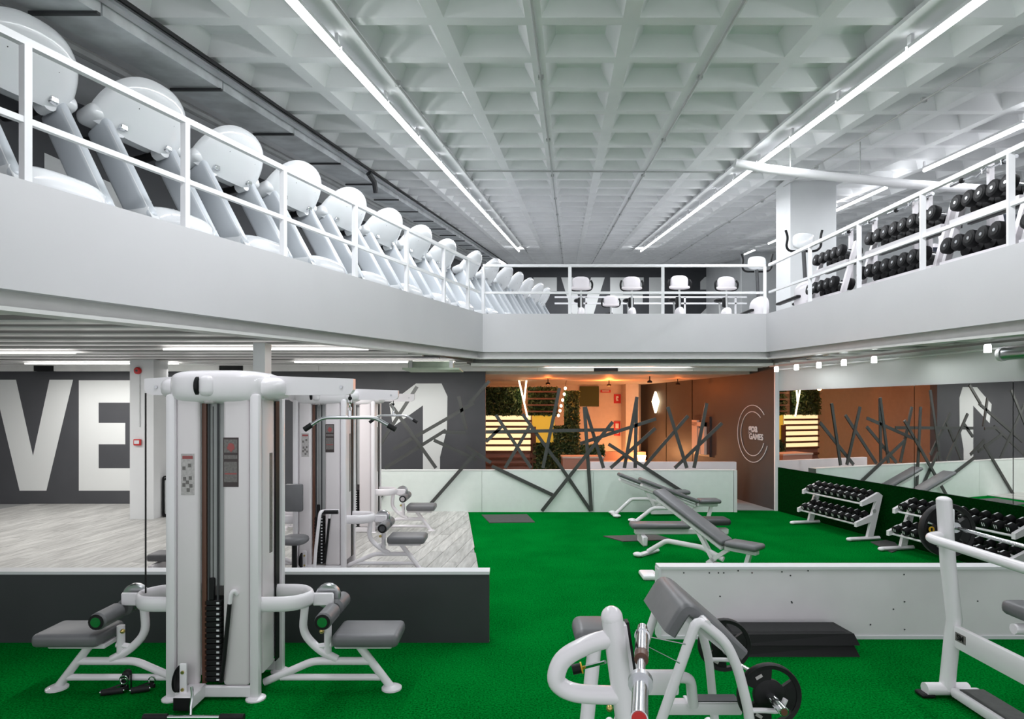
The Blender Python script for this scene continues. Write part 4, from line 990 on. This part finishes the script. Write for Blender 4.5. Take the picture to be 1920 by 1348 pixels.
# ------------------------------------------------------------------ preacher curl bench with loaded bar
pc = thing('preacher_bench', 'white preacher curl bench with grey saddle pad in the foreground', 'preacher bench', (1.0, 3.5, 0))
def saddle(x, z, y0, y1, th):
    out = fillet([Vector((-.115, 0, -.175)), Vector((0, 0, .012)), Vector((.335, 0, -.28))], .10)
    inn = []
    for i, p in enumerate(out):
        d = (out[min(i + 1, len(out) - 1)] - out[max(i - 1, 0)]).normalized(); n = Vector((d.z, 0, -d.x)); inn.append(p + n * th)
    poly = out + inn[::-1]; k = len(poly); n = 8; vs = []; fs = []
    # rounded side edges: shrink the section slightly at both ends
    cen = sum(poly, Vector()) / k; rings = [(y0, .93), (y0 + .012, .985), (y0 + .03, 1), (y1 - .03, 1), (y1 - .012, .985), (y1, .93)]
    mid = [(out[i] + inn[i]) / 2 for i in range(len(out))]; mid = mid + mid[::-1]
    for y, s in rings:
        for p, m_ in zip(poly, mid): q = m_ + (p - m_) * (s if s == 1 else (s - .985) * 6 + .9 if s > .95 else .6); vs.append((x + q.x, y, z + q.z))
    for r in range(len(rings) - 1):
        for i in range(k): fs.append([r * k + i, r * k + (i + 1) % k, (r + 1) * k + (i + 1) % k, (r + 1) * k + i])
    fs += [list(range(k)), [(len(rings) - 1) * k + i for i in range(k)]]
    return MB().add(vs, fs)
part(pc, 'arm_pad', saddle(.935, 1.065, 3.30, 3.86, .072), 'vinyl', True)
part(pc, 'pad_plate', MB().hexa([(1.0 + a, y, z) for z_, y, a, z in ()]) if False else MB().bar((.93, 3.34, .965), (1.20, 3.34, .745), .02, .03).bar((.93, 3.82, .965), (1.20, 3.82, .745), .02, .03), 'machine_white', True, smooth=False)
for Y in (3.24, 3.89):
    part(pc, 'frame_tube', MB().tube([(.638, Y, .03), (.975, Y, .985), (1.125, Y, .86), (1.19, Y, .72), (1.245, Y, .50), (1.29, Y, .03)], .027, 12, smooth=.06), 'machine_white', True)
for x in (.64, 1.29):
    part(pc, 'foot_tube', MB().tube([(x, 3.12, .03), (x, 4.05, .03)], .028, 10), 'machine_white', True)
part(pc, 'cross_tube', MB().tube([(1.02, 3.22, .96), (1.02, 3.95, .96)], .022, 10), 'machine_white', True)
part(pc, 'low_beam', MB().rbox((.88, 3.52, .33), (1.32, 3.60, .40), .012, 2).rbox((1.0, 3.515, .40), (1.30, 3.605, .41), .004, 1), 'machine_white', True)
part(pc, 'beam_tread', MB().box((1.02, 3.518, .41), (1.30, 3.602, .416)), 'vinyl_side', True, smooth=False)
part(pc, 'seat_beam', MB().rbox((.66, 3.38, .51), (.92, 3.43, .64), .012, 2).tube([(.90, 3.41, .60), (1.0, 3.45, .58), (1.03, 3.5, .40)], .03, 10, smooth=.05), 'machine_white', True)
for Y in (3.24, 3.89):
    part(pc, 'bar_hook', MB().tube([(1.25, Y, .50), (1.33, Y, .50), (1.41, Y, .495), (1.44, Y, .56)], .014, 8, smooth=.03), 'machine_white', True)
def plate(parent, y, x, z, r, th, root, world=True, emblem=None):
    n = 36
    mb = MB().lathe([(.028, 0), (r * .44, 0), (r * .50, .006), (r * .50, th - .006), (r * .44, th), (.028, th)], (x, y, z), (0, 1, 0), n)
    def ringv(rr_, yy): return [(x + rr_ * math.cos(2 * math.pi * k / n), y + yy, z + rr_ * math.sin(2 * math.pi * k / n)) for k in range(n)]
    prof = [(r * .84, .002), (r * .97, -.004), (r, .006), (r, th - .006), (r * .97, th + .004), (r * .84, th - .002)]
    vs = sum([ringv(a, b_) for a, b_ in prof], []); m_ = len(prof)
    mb.add(vs, [[i * n + k, i * n + (k + 1) % n, ((i + 1) % m_) * n + (k + 1) % n, ((i + 1) % m_) * n + k] for i in range(m_) for k in range(n)])
    for s3 in range(3):
        for k in range(7):
            a0, a1 = R(120 * s3 - 35 + 10 * k), R(120 * s3 - 25 + 10 * k)
            q = [(x + rr_ * math.cos(a), y + yy, z + rr_ * math.sin(a)) for yy in (.006, th - .006) for rr_, a in ((r * .49, a0), (r * .49, a1), (r * .85, a1), (r * .85, a0))]
            mb.hexa(q)
    p = part(parent, 'weight_plate', mb, 'rubber', world, root=root)
    for k in range(2):
        a0 = R(0 + 120 * k + 120); c = (x + r * .70 * math.cos(a0), y + .001, z + r * .70 * math.sin(a0)); t_ = Vector((-math.sin(a0), 0, math.cos(a0))); n_ = Vector((math.cos(a0), 0, math.sin(a0)))
        part(p, 'weight_mark', MB().prism([Vector(c) + t_ * a * r * .11 + n_ * b * r * .05 for a, b in ((-1, -1), (1, -1), (1, 1), (-1, 1))], (0, -.002, 0)), 'placard_grey', world, root=root, smooth=False)
    return p
t = thing('curl_barbell', 'chrome curl bar with two black plates resting on the preacher bench', 'barbell', (1.385, 3.1, .545))
part(t, 'shaft', MB().tube([(1.385, 3.36, .545), (1.385, 3.55, .545), (1.40, 3.62, .545), (1.37, 3.70, .545), (1.385, 3.77, .545), (1.385, 3.96, .545)], .013, 10), 'chrome', True)
for a, b in ((3.13, 3.36), (3.96, 4.17)): part(t, 'sleeve', MB().lathe([(.022, 0), (.025, .004), (.025, b - a)], (1.385, a, .545), (0, 1, 0), 16), 'chrome', True)
part(t, 'end_cap', MB().cyl((1.385, 3.128, .545), (1.385, 3.131, .545), .018, 14), 'brown_strip', True)
for a in (3.35, 3.95): part(t, 'collar', MB().cyl((1.385, a - .012, .545), (1.385, a + .012, .545), .04, 16), 'steel', True)
plate(t, 3.30, 1.385, .545, .172, .035, t); plate(t, 4.0, 1.385, .545, .172, .035, t)

# ------------------------------------------------------------------ white rack post with hoop at the bottom of the picture
hp = thing('hoop_stand', 'white bench rack post with a side hoop at the bottom of the picture', 'bench rack', (.45, 2.4, 0))
part(hp, 'post', MB().tube([(.374, 2.3, 1.31), (.399, 2.3, 1.125), (.425, 2.3, .94), (.545, 2.3, .02)], .040, 18), 'machine_white', True)
part(hp, 'post_cap', MB().ell((.373, 2.3, 1.312), .041, .041, .042, 18, 10), 'machine_white', True)
part(hp, 'side_hoop', MB().tube([(.37, 2.3, 1.235), (.29, 2.3, 1.215), (.185, 2.3, 1.16), (.158, 2.3, 1.08), (.19, 2.3, 1.045), (.25, 2.3, 1.025), (.405, 2.3, 1.02)], .034, 14, smooth=.06), 'machine_white', True)
part(hp, 'rear_leg', MB().tube([(.375, 2.8, 1.0), (.33, 2.72, .70), (.25, 2.65, .02)], .032, 12), 'machine_white', True)
part(hp, 'foot_tube', MB().tube([(.545, 2.15, .03), (.26, 2.8, .03)], .03, 10), 'machine_white', True)
part(hp, 'back_pad', MB().rbox((.288, 2.76, 1.0), (.535, 3.0, 1.09), .04, 4), 'vinyl', True)
hk = part(hp, 'hook_plate', MB().bar((.425, 2.35, 1.27), (.462, 2.35, 1.02), .018, .05, (0, 1, 0)), 'machine_white', True, smooth=False)
part(hk, 'hook_liner', MB().bar((.440, 2.37, 1.275), (.478, 2.37, 1.02), .014, .04, (0, 1, 0)), 'black', True, root=hp, smooth=False)
kn = part(hp, 'pin_rod', MB().cyl(P(1092, 1252, 2.5), P(1135, 1241, 2.42), .0075, 8), 'chrome', True)
d = (Vector(P(1100, 1250, 2.5)) - Vector(P(1060, 1259, 2.5))).normalized(); c = Vector(P(1081, 1254, 2.5))
part(kn, 'pin_knob', MB().cyl(c - d * .018, c + d * .018, .020, 16), 'black', True, root=hp)
part(kn, 'knob_ring', MB().cyl(c + d * .018, c + d * .024, .023, 16), 'yellow', True, root=hp)
part(hp, 'pin_ball', MB().ell(P(1143, 1328, 2.55), .014, .014, .014, 12, 8), 'brass', True)
b0, b1 = Vector((.530, 2.50, 1.20)), Vector((.350, 1.70, 1.20)); u = (b1 - b0).normalized()
t = thing('short_barbell', 'short chrome bar with collars and red end plug beside the hoop post', 'barbell', b0)
def seg(a, b, r, name, m, n=18): part(t, name, MB().cyl(b0 + u * a, b0 + u * b, r, n), m, True)
seg(0, .08, .021, 'sleeve', 'chrome'); seg(.075, .09, .030, 'collar_ring', 'chrome'); seg(.09, .27, .026, 'sleeve', 'chrome'); seg(.27, .32, .025, 'bushing', 'brown_strip')
seg(.32, .50, .0145, 'shaft', 'chrome'); seg(.49, .52, .04, 'collar', 'steel'); seg(.52, .745, .026, 'sleeve', 'chrome'); seg(.745, .749, .022, 'end_plug', 'red')
part(t, 'spring_clip', MB().tube([P(1213, 1212, 2.38), P(1274, 1243, 2.45)], .003, 6).tube([P(1213, 1196, 2.42), P(1216, 1194, 2.42), P(1285, 1208, 2.5)], .003, 6), 'chrome', True)

# ------------------------------------------------------------------ bench press station on the right
bpz = thing('bench_press', 'white bench press station cut by the right edge of the picture', 'bench press', (3.16, 4.4, 0))
part(bpz, 'upright', MB().tube([(3.13, 4.46, 1.42), (3.16, 4.46, .95), (3.205, 4.46, .56), (3.19, 4.46, .44), (3.15, 4.46, .05)], .050, 18), 'machine_white', True)
part(bpz, 'upright_cap', MB().ell((3.13, 4.46, 1.42), .051, .051, .03, 18, 8), 'machine_white', True)
part(bpz, 'hook_cover', MB().rbox((3.17, 4.43, 1.12), (3.19, 4.50, 1.36), .006, 1), 'rail_white', True)
part(bpz, 'foot', MB().tube([(2.99, 4.46, .055), (3.30, 4.46, .055)], .045, 14), 'machine_white', True)
part(bpz, 'rubber_foot', MB().rbox((2.95, 4.42, .0), (3.05, 4.52, .03), .01, 1), 'black', True)
part(bpz, 'safety_tube', MB().tube([(3.15, 4.46, 1.17), (3.02, 4.46, 1.155), (3.01, 4.38, 1.15), (3.01, 2.7, 1.15), (3.15, 2.7, 1.15)], .034, 14, smooth=.07), 'machine_white', True)
cb_ = part(bpz, 'cross_beam', MB().rbox((3.17, 2.75, .37), (3.215, 4.42, .53), .012, 2), 'machine_white', True)
part(bpz, 'platform', MB().rbox((3.14, 2.75, .02), (3.34, 4.42, .09), .02, 2), 'machine_white', True)
part(bpz, 'platform_tread', MB().box((3.17, 2.75, .09), (3.34, 4.36, .097)), 'mat_grey', True, smooth=False)
part(bpz, 'near_upright', MB().tube([(3.13, 2.7, 1.42), (3.16, 2.7, .95), (3.205, 2.7, .56), (3.15, 2.7, .05)], .050, 14), 'machine_white', True)
Mp = Matrix.Rotation(R(-22), 3, 'Y')
part(bpz, 'back_pad', MB().rbox((3.40, 4.0, .66), (4.1, 4.3, .76), .04, 3), 'vinyl', True)
part(bpz, 'pad_tube', MB().tube([(3.38, 4.15, .60), (4.05, 4.15, .60)], .035, 10).tube([(3.68, 4.15, .60), (3.72, 4.15, .05)], .03, 10), 'machine_white', True)
bd = part(cb_, 'badge', MB().box((3.168, 4.30, .43), (3.1705, 4.40, .49)), 'placard_mid', True, root=bpz, smooth=False)
tx = text(cb_, 'badge_text', 'SM', .055, (3.167 - 3.16, 4.35 - 4.4, .442), (R(90), 0, R(-90)), 'black', .001)
t = thing('olympic_barbell', 'long barbell with one black plate on the bench press uprights', 'barbell', (3.235, 4.6, 1.2))
part(t, 'shaft', MB().cyl((3.24, 2.5, 1.215), (3.24, 4.50, 1.215), .014, 12), 'chrome', True)
part(t, 'sleeve', MB().cyl((3.24, 4.50, 1.215), (3.24, 4.86, 1.215), .025, 14), 'steel', True)
part(t, 'collar', MB().cyl((3.24, 4.49, 1.215), (3.24, 4.52, 1.215), .038, 14), 'steel', True)
pp = plate(t, 4.56, 3.24, 1.18, .20, .055, t)
part(pp, 'emblem', MB().lathe([(.022, 0), (.022, .003)], (3.105, 4.556, 1.19), (0, -1, 0), 16), 'yellow', True, root=t)
part(pp, 'emblem_mark', MB().box((3.098, 4.5525, 1.178), (3.112, 4.5532, 1.202)), 'black', True, root=t, smooth=False)

# ------------------------------------------------------------------ adjustable benches on the turf
def inc_bench(label, loc, rz, xs, zs, seat_l=.40, wid=.28, frame=True, extra=None):
    t = thing('weight_bench', label, 'bench', loc, rz, 'grey padded benches on the turf')
    (x0, x1), (z0, z1) = xs, zs; d = Vector((x1 - x0, 0, z1 - z0)); L = d.length; a = math.atan2(z0 - z1, x1 - x0)
    M = Matrix.Rotation(a, 3, 'Y')
    cx, cz = (x0 + x1) / 2, (z0 + z1) / 2
    part(t, 'back_pad', MB().rbox((cx - L / 2, -wid / 2, cz - .035), (cx + L / 2, wid / 2, cz + .035), .033, 3, M), 'vinyl')
    part(t, 'back_rail', MB().rbox((cx - L * .46, -.07, cz - .12), (cx + L * .48, .07, cz - .06), .012, 1, M).tf(Matrix.Translation((-.045 * math.sin(a), 0, .0))), 'machine_white')
    part(t, 'seat', MB().rbox((x1 + .02, -wid / 2, z1 - .03), (x1 + .02 + seat_l, wid / 2, z1 + .045), .034, 3), 'vinyl')
    part(t, 'seat_rail', MB().rbox((x1 - .02, -.05, z1 - .09), (x1 + seat_l - .02, .05, z1 - .035), .01, 1), 'machine_white')
    part(t, 'rear_leg', MB().bar((x1 + seat_l - .12, 0, z1 - .08), (x1 + seat_l - .20, 0, .02), .06, .05), 'machine_white', smooth=False)
    part(t, 'rear_foot', MB().rbox((x1 + seat_l - .25, -.22, .0), (x1 + seat_l - .16, .22, .05), .02, 2), 'machine_white')
    part(t, 'front_leg', MB().tube([(.02, 0, .05), (.32, 0, z1 - .12), (x1 - .35, 0, z1 - .12), (x1 - .05, 0, z1 - .22)], .03, 10, rr=(.028, .035), smooth=.05), 'machine_white')
    part(t, 'support_strut', MB().bar((cx + .05, 0, cz - .10), (x1 - .18, 0, .10), .06, .05), 'machine_white', smooth=False)
    part(t, 'base_bar', MB().bar((x1 - .28, 0, .06), (x1 + seat_l - .2, 0, .06), .07, .06).bar((x1 - .25, 0, .08), (x1 + .02, 0, z1 - .08), .06, .05), 'machine_white', smooth=False)
    part(t, 'front_foot', MB().rbox((-.06, -.20, .0), (.04, .20, .045), .02, 2), 'machine_white')
    for s in (-1, 1): part(t, 'foot_cap', MB().ell((-.01, s * .2, .035), .075, .06, .034, 14, 8), 'rail_white')
    return t
g = G(1200, 1040)
inc_bench('large grey incline bench nearest the white divider', (g[0] + .10, g[1], 0), math.atan2(-1.2, 1.09), (.18, 1.22), (.93, .37), .42)
inc_bench('middle incline bench with its grey seat tilted to the right', (2.20, 11.0, 0), R(2), (.08, 1.12), (.80, .40), .38)
inc_bench('farthest incline bench close to the half wall', (1.98, 11.82, 0), R(3), (.06, .98), (.80, .44), .44, wid=.26)
t = thing('weight_bench', 'low flat grey bench behind the nearest incline bench', 'bench', (2.3, 9.45, 0), 0, 'grey padded benches on the turf')
part(t, 'pad', MB().rbox((P(1182, 0, 9.4)[0], 9.28, .245), (P(1292, 0, 9.4)[0], 9.56, .325), .035, 3), 'vinyl', True)
part(t, 'seat', MB().rbox((P(1312, 0, 9.4)[0], 9.26, .30), (P(1366, 0, 9.4)[0], 9.58, .40), .04, 3), 'vinyl_dark', True)
part(t, 'frame', MB().rbox((P(1190, 0, 9.4)[0], 9.36, .15), (P(1365, 0, 9.4)[0], 9.47, .24), .012, 1), 'machine_white', True)
for px in (1205, 1350): part(t, 'foot', MB().rbox((P(px, 0, 9.4)[0] - .04, 9.22, 0), (P(px, 0, 9.4)[0] + .04, 9.62, .15), .015, 1), 'machine_white', True)
part(t, 'seat_brace', MB().bar((P(1315, 0, 9.4)[0], 9.42, .24), (P(1322, 0, 9.4)[0], 9.42, .31), .05, .05), 'black', True, smooth=False)
t = thing('bench_stabiliser', 'white T shaped bench foot sticking out left of the divider', 'bench', (1.68, 7.4, 0))
part(t, 'foot', MB().rbox(G(1206, 1089)[:2] + (.0,), (G(1206, 1089)[0] + .20, G(1206, 1089)[1] + .30, .06), .025, 2), 'rail_white', True)
part(t, 'spine', MB().rbox((1.72, 7.45, .01), (2.5, 7.55, .07), .015, 2), 'machine_white', True)
def floor_mat(label, pts):
    poly = [G(*p) for p in pts]; return single('floor_mat', MB().prism([(x, y, 0.001) for x, y, z in poly], (0, 0, .012)), 'mat_grey', label, 'mat', group='grey floor mats', smooth=False)
floor_mat('grey mat on the turf near the end of the wood floor', [(903, 966), (988, 965), (1003, 980), (918, 981)])
floor_mat('dark mat on the turf left of the flat bench', [(1131, 1006), (1230, 1003), (1262, 1013), (1168, 1016)])
floor_mat('dark mat on the turf between the two low dumbbell racks', [(1632, 1017), (1672, 1012), (1690, 1030), (1672, 1037)])
# aerobic steps
def step(label, z):
    t = thing('aerobic_step', label, 'step platform', (2.36, 5.3, z), 0, 'stacked aerobic steps')
    part(t, 'body', MB().hexa([(-.56, -.14, 0), (.56, -.14, 0), (.56, .20, 0), (-.56, .20, 0), (-.55, -.12, .085), (.53, -.10, .085), (.50, .18, .085), (-.53, .18, .085)]), 'black', smooth=False)
    part(t, 'tread', MB().hexa([(-.50, -.08, .085), (.48, -.07, .085), (.46, .16, .085), (-.48, .16, .085), (-.49, -.07, .095), (.46, -.06, .095), (.44, .15, .095), (-.47, .15, .095)]), 'rubber', smooth=False)
step('lower black step of the stack by the white divider', 0.0); step('upper black step of the stack by the white divider', .095)

# ------------------------------------------------------------------ ceiling tubes and services
DV = Vector((CDX, 1, CM))
def cpt(X_, Y, drop): return Vector((X_ + CDX * Y, Y, zc(Y, drop)))
def tube_light(label, p, q, group):
    p, q = Vector(p), Vector(q); t = thing('tube_light', label, 'ceiling light', p, 0, group)
    hu = Vector((0, 0, .045))
    part(t, 'housing', MB().bar(p + hu, q + hu, .075, .035), 'rail_white', True, smooth=False)
    part(t, 'tube', MB().tube([p, q], .026, 8), 'tube_glow', True)
    for e in (p, q): part(t, 'end_cap', MB().bar(e + hu + Vector((0, .004, -.03)), e + hu + Vector((0, -.004, .115)), .03), 'rail_white', True, smooth=False)
for k, txt in ((0, 'left ceiling row, over the treadmill side'), (1, 'right ceiling row, left of the column')):
    y = 2.75; n = 0
    while y < 27.3:
        a, b = y, y + 1.50; tube_light(f'{ORD[min(n, 15)]} bright tube from the camera in the {txt}', (row_x(k, a), a, zc(a, .22)), (row_x(k, b), b, zc(b, .22)), 'tubes of the left row' if k == 0 else 'tubes of the right row'); y += 1.535; n += 1
def cpx(px, py, drop=.22):
    Y = F * (C0 - drop) / (572 - py); return ((px - CX) * Y / F, Y, zc(Y, drop))
for a, b, lab in (((1922, 234), (1733, 320), 'ceiling tube above the upper dumbbell racks at the right edge'), ((1662, 352), (1568, 395), 'single ceiling tube right of the white column'), ((1480, 440), (1441, 457), 'small ceiling tube just left of the white column'), ((1415, 469), (1396, 477), 'smallest far ceiling tube over the exercise bikes')):
    tube_light(lab, cpx(*a), cpx(*b), None)
def conduit(label, pts, r=.013, m='steel_grey', name='ceiling_conduit', clips=0):
    t = thing(name, label, 'conduit', pts[0]); part(t, 'pipe', MB().tube(pts, r, 8), m, True)
    P0, P1 = Vector(pts[0]), Vector(pts[-1])
    for k in range(clips):
        c = P0.lerp(P1, (k + .5) / clips); part(t, 'clip', MB().box(tuple(c - Vector((.03, .02, .01))), tuple(c + Vector((.03, .02, .05)))), 'steel_grey', True, smooth=False)
conduit('thin conduit along the middle ceiling rib', [cpt(-.309, 3, .03), cpt(-.309, 40, .03)], clips=14)
conduit('thin conduit along the rib left of the right tube row', [cpt(1.49, 3, .03), cpt(1.49, 40, .03)], clips=14)
conduit('long dark conduit on the ceiling right of the right tube row', [cpx(1930, 67, .05), cpx(1519, 318, .05), cpx(1250, 490, .05)], clips=8)
conduit('thin dark cable strung across the ceiling ribs', [cpt(-3.7, 11.75, .03), cpt(5.2, 11.95, .03)], .016)
conduit('conduit beside the left row of tubes', [cpt(-1.95, 3, .08), cpt(-1.95, 30, .08)], .016, clips=10)
t = thing('ceiling_pipe', 'fat white pipe crossing below the ceiling at the column', 'pipe', P(1375, 303, 9.8))
part(t, 'pipe', MB().tube([P(1378, 306, 9.8), P(1440, 317, 9.8), P(1560, 331, 9.8), P(1700, 345, 9.8), P(1960, 363, 9.8)], .07, 14), 'rail_white', True)
for px, py in ((1482, 300), (1613, 306)): part(t, 'hanger', MB().cyl(P(px, py - 40, 9.8), P(px, py + 22, 9.8), .008, 6), 'steel_grey', True)
du = thing('air_duct', 'long galvanised air duct above the treadmills', 'duct', cpt(-4, 2, .2))
L0, L1 = -4.28, -3.78
def dpt(u, y, c): return (u + CDX * y, y, EYE + c + CM * y)
y = 1.5; k = 0
while y < 39:
    e = min(y + 1.75, 39.5)
    part(du, 'duct_section', MB().hexa([dpt(L0, y, 2.35), dpt(L1, y, 2.35), dpt(L1, e - .02, 2.35), dpt(L0, e - .02, 2.35), dpt(L0, y, 2.5), dpt(L1, y, 2.5), dpt(L1, e - .02, 2.5), dpt(L0, e - .02, 2.5)]), 'galvanised', True, smooth=False)
    part(du, 'strap', MB().hexa([dpt(L0 - .03, e - .09, 2.325), dpt(L1 + .02, e - .09, 2.325), dpt(L1 + .02, e - .05, 2.325), dpt(L0 - .03, e - .05, 2.325), dpt(L0 - .03, e - .09, 2.35), dpt(L1 + .02, e - .09, 2.35), dpt(L1 + .02, e - .05, 2.35), dpt(L0 - .03, e - .05, 2.35)]), 'vinyl_side', True, smooth=False)
    part(du, 'hanger_rod', MB().cyl(dpt(L1 - .01, e - .07, 2.33), dpt(L1 - .01, e - .07, 2.62), .008, 6), 'steel', True)
    y = e
tr = thing('cable_tray', 'steel cable tray beside the air duct', 'cable tray', dpt(-3.72, 2, 2.42))
part(tr, 'tray', MB().hexa([dpt(-3.76, 1.5, 2.44), dpt(-3.68, 1.5, 2.44), dpt(-3.68, 39.5, 2.44), dpt(-3.76, 39.5, 2.44), dpt(-3.76, 1.5, 2.47), dpt(-3.68, 1.5, 2.47), dpt(-3.68, 39.5, 2.47), dpt(-3.76, 39.5, 2.47)]), 'steel', True, smooth=False)
part(tr, 'cable', MB().tube([dpt(-3.70, 1.5, 2.53), dpt(-3.70, 12, 2.53), dpt(-3.72, 39.5, 2.53)], .022, 6), 'black', True)
part(tr, 'cable_bundle', MB().tube([dpt(-3.66, 11.3, 2.42), dpt(-3.62, 11.5, 2.3), dpt(-3.62, 11.6, 2.12)], .05, 8), 'vinyl_side', True)
# wall strip where the duct ends: dark gap trunking
conduit('dark pipe run on the shadowed side of the air duct', [dpt(-4.42, 2, 2.30), dpt(-4.42, 39, 2.30)], .05, 'concrete', 'ceiling_pipe')

# ---- lower ceiling services
for i, (x, y) in enumerate(LOWER_TUBES):
    lab = ['near left', 'middle left', 'far left', 'middle machine side', 'far machine side', 'lounge side'][i]
    single('strip_light', MB().tube([(x - 1.5, y, 2.937), (x + 1.5, y, 2.937)], .014, 8), 'tube_soft', f'fluorescent strip under the lower ceiling, {lab}', 'ceiling light', group='strips under the lower ceiling')
tk = thing('light_track', 'row of small bright lamps along the ceiling edge above the mirror', 'track light', (5.4, 9, 2.9))
part(tk, 'track', MB().bar((WX(12.1) - .34, 12.1, 2.885), (WX(5.5) - .34, 5.5, 2.885), .03, .03), 'steel', True, smooth=False)
for y in (7.64, 9.46, 10.1, 10.7, 11.3, 11.9):
    lm = part(tk, 'lamp', MB().lathe([(.03, 0), (.04, .02), (.04, .1)], (WX(y) - .34, y, 2.87), (0, 0, -1), 12), 'tube_glow', True)
t = thing('silver_pipe', 'fat silver pipe above the mirror at the right edge', 'pipe', (WX(7.4) - .28, 7.4, 2.72))
part(t, 'pipe', MB().cyl((WX(7.55) - .22, 7.55, 2.74), (WX(4.5) - .22, 4.5, 2.74), .075, 18), 'steel', True)
part(t, 'flange', MB().cyl((WX(7.6) - .22, 7.60, 2.74), (WX(7.56) - .22, 7.55, 2.74), .085, 18), 'rail_white', True)
part(t, 'hanger', MB().cyl((WX(7.3) - .22, 7.3, 2.8), (WX(7.3) - .22, 7.3, 2.97), .008, 6), 'steel', True)
single('ceiling_conduit', MB().tube([(WX(12.2) - .12, 12.2, 2.83), (WX(6) - .12, 6, 2.83)], .016, 8), 'rail_white', 'thin white pipe along the wall above the mirror', 'conduit')
t = thing('air_unit', 'pale green air unit under the ceiling at the void corner', 'air unit', P(810, 688, 10.6))
part(t, 'body', MB().box((P(765, 0, 10.6)[0], 10.6, 2.76), (P(845, 0, 10.6)[0], 11.3, 2.88)), 'green_box', True, smooth=False)
part(t, 'flange', MB().box((P(756, 0, 10.6)[0], 10.5, 2.73), (P(862, 0, 10.6)[0], 11.4, 2.76)), 'green_box', True, smooth=False)
for px in (770, 846): part(t, 'bracket', MB().box((P(px, 0, 10.55)[0] - .03, 10.52, 2.76), (P(px, 0, 10.55)[0] + .03, 10.6, 2.88)), 'steel_grey', True, smooth=False)
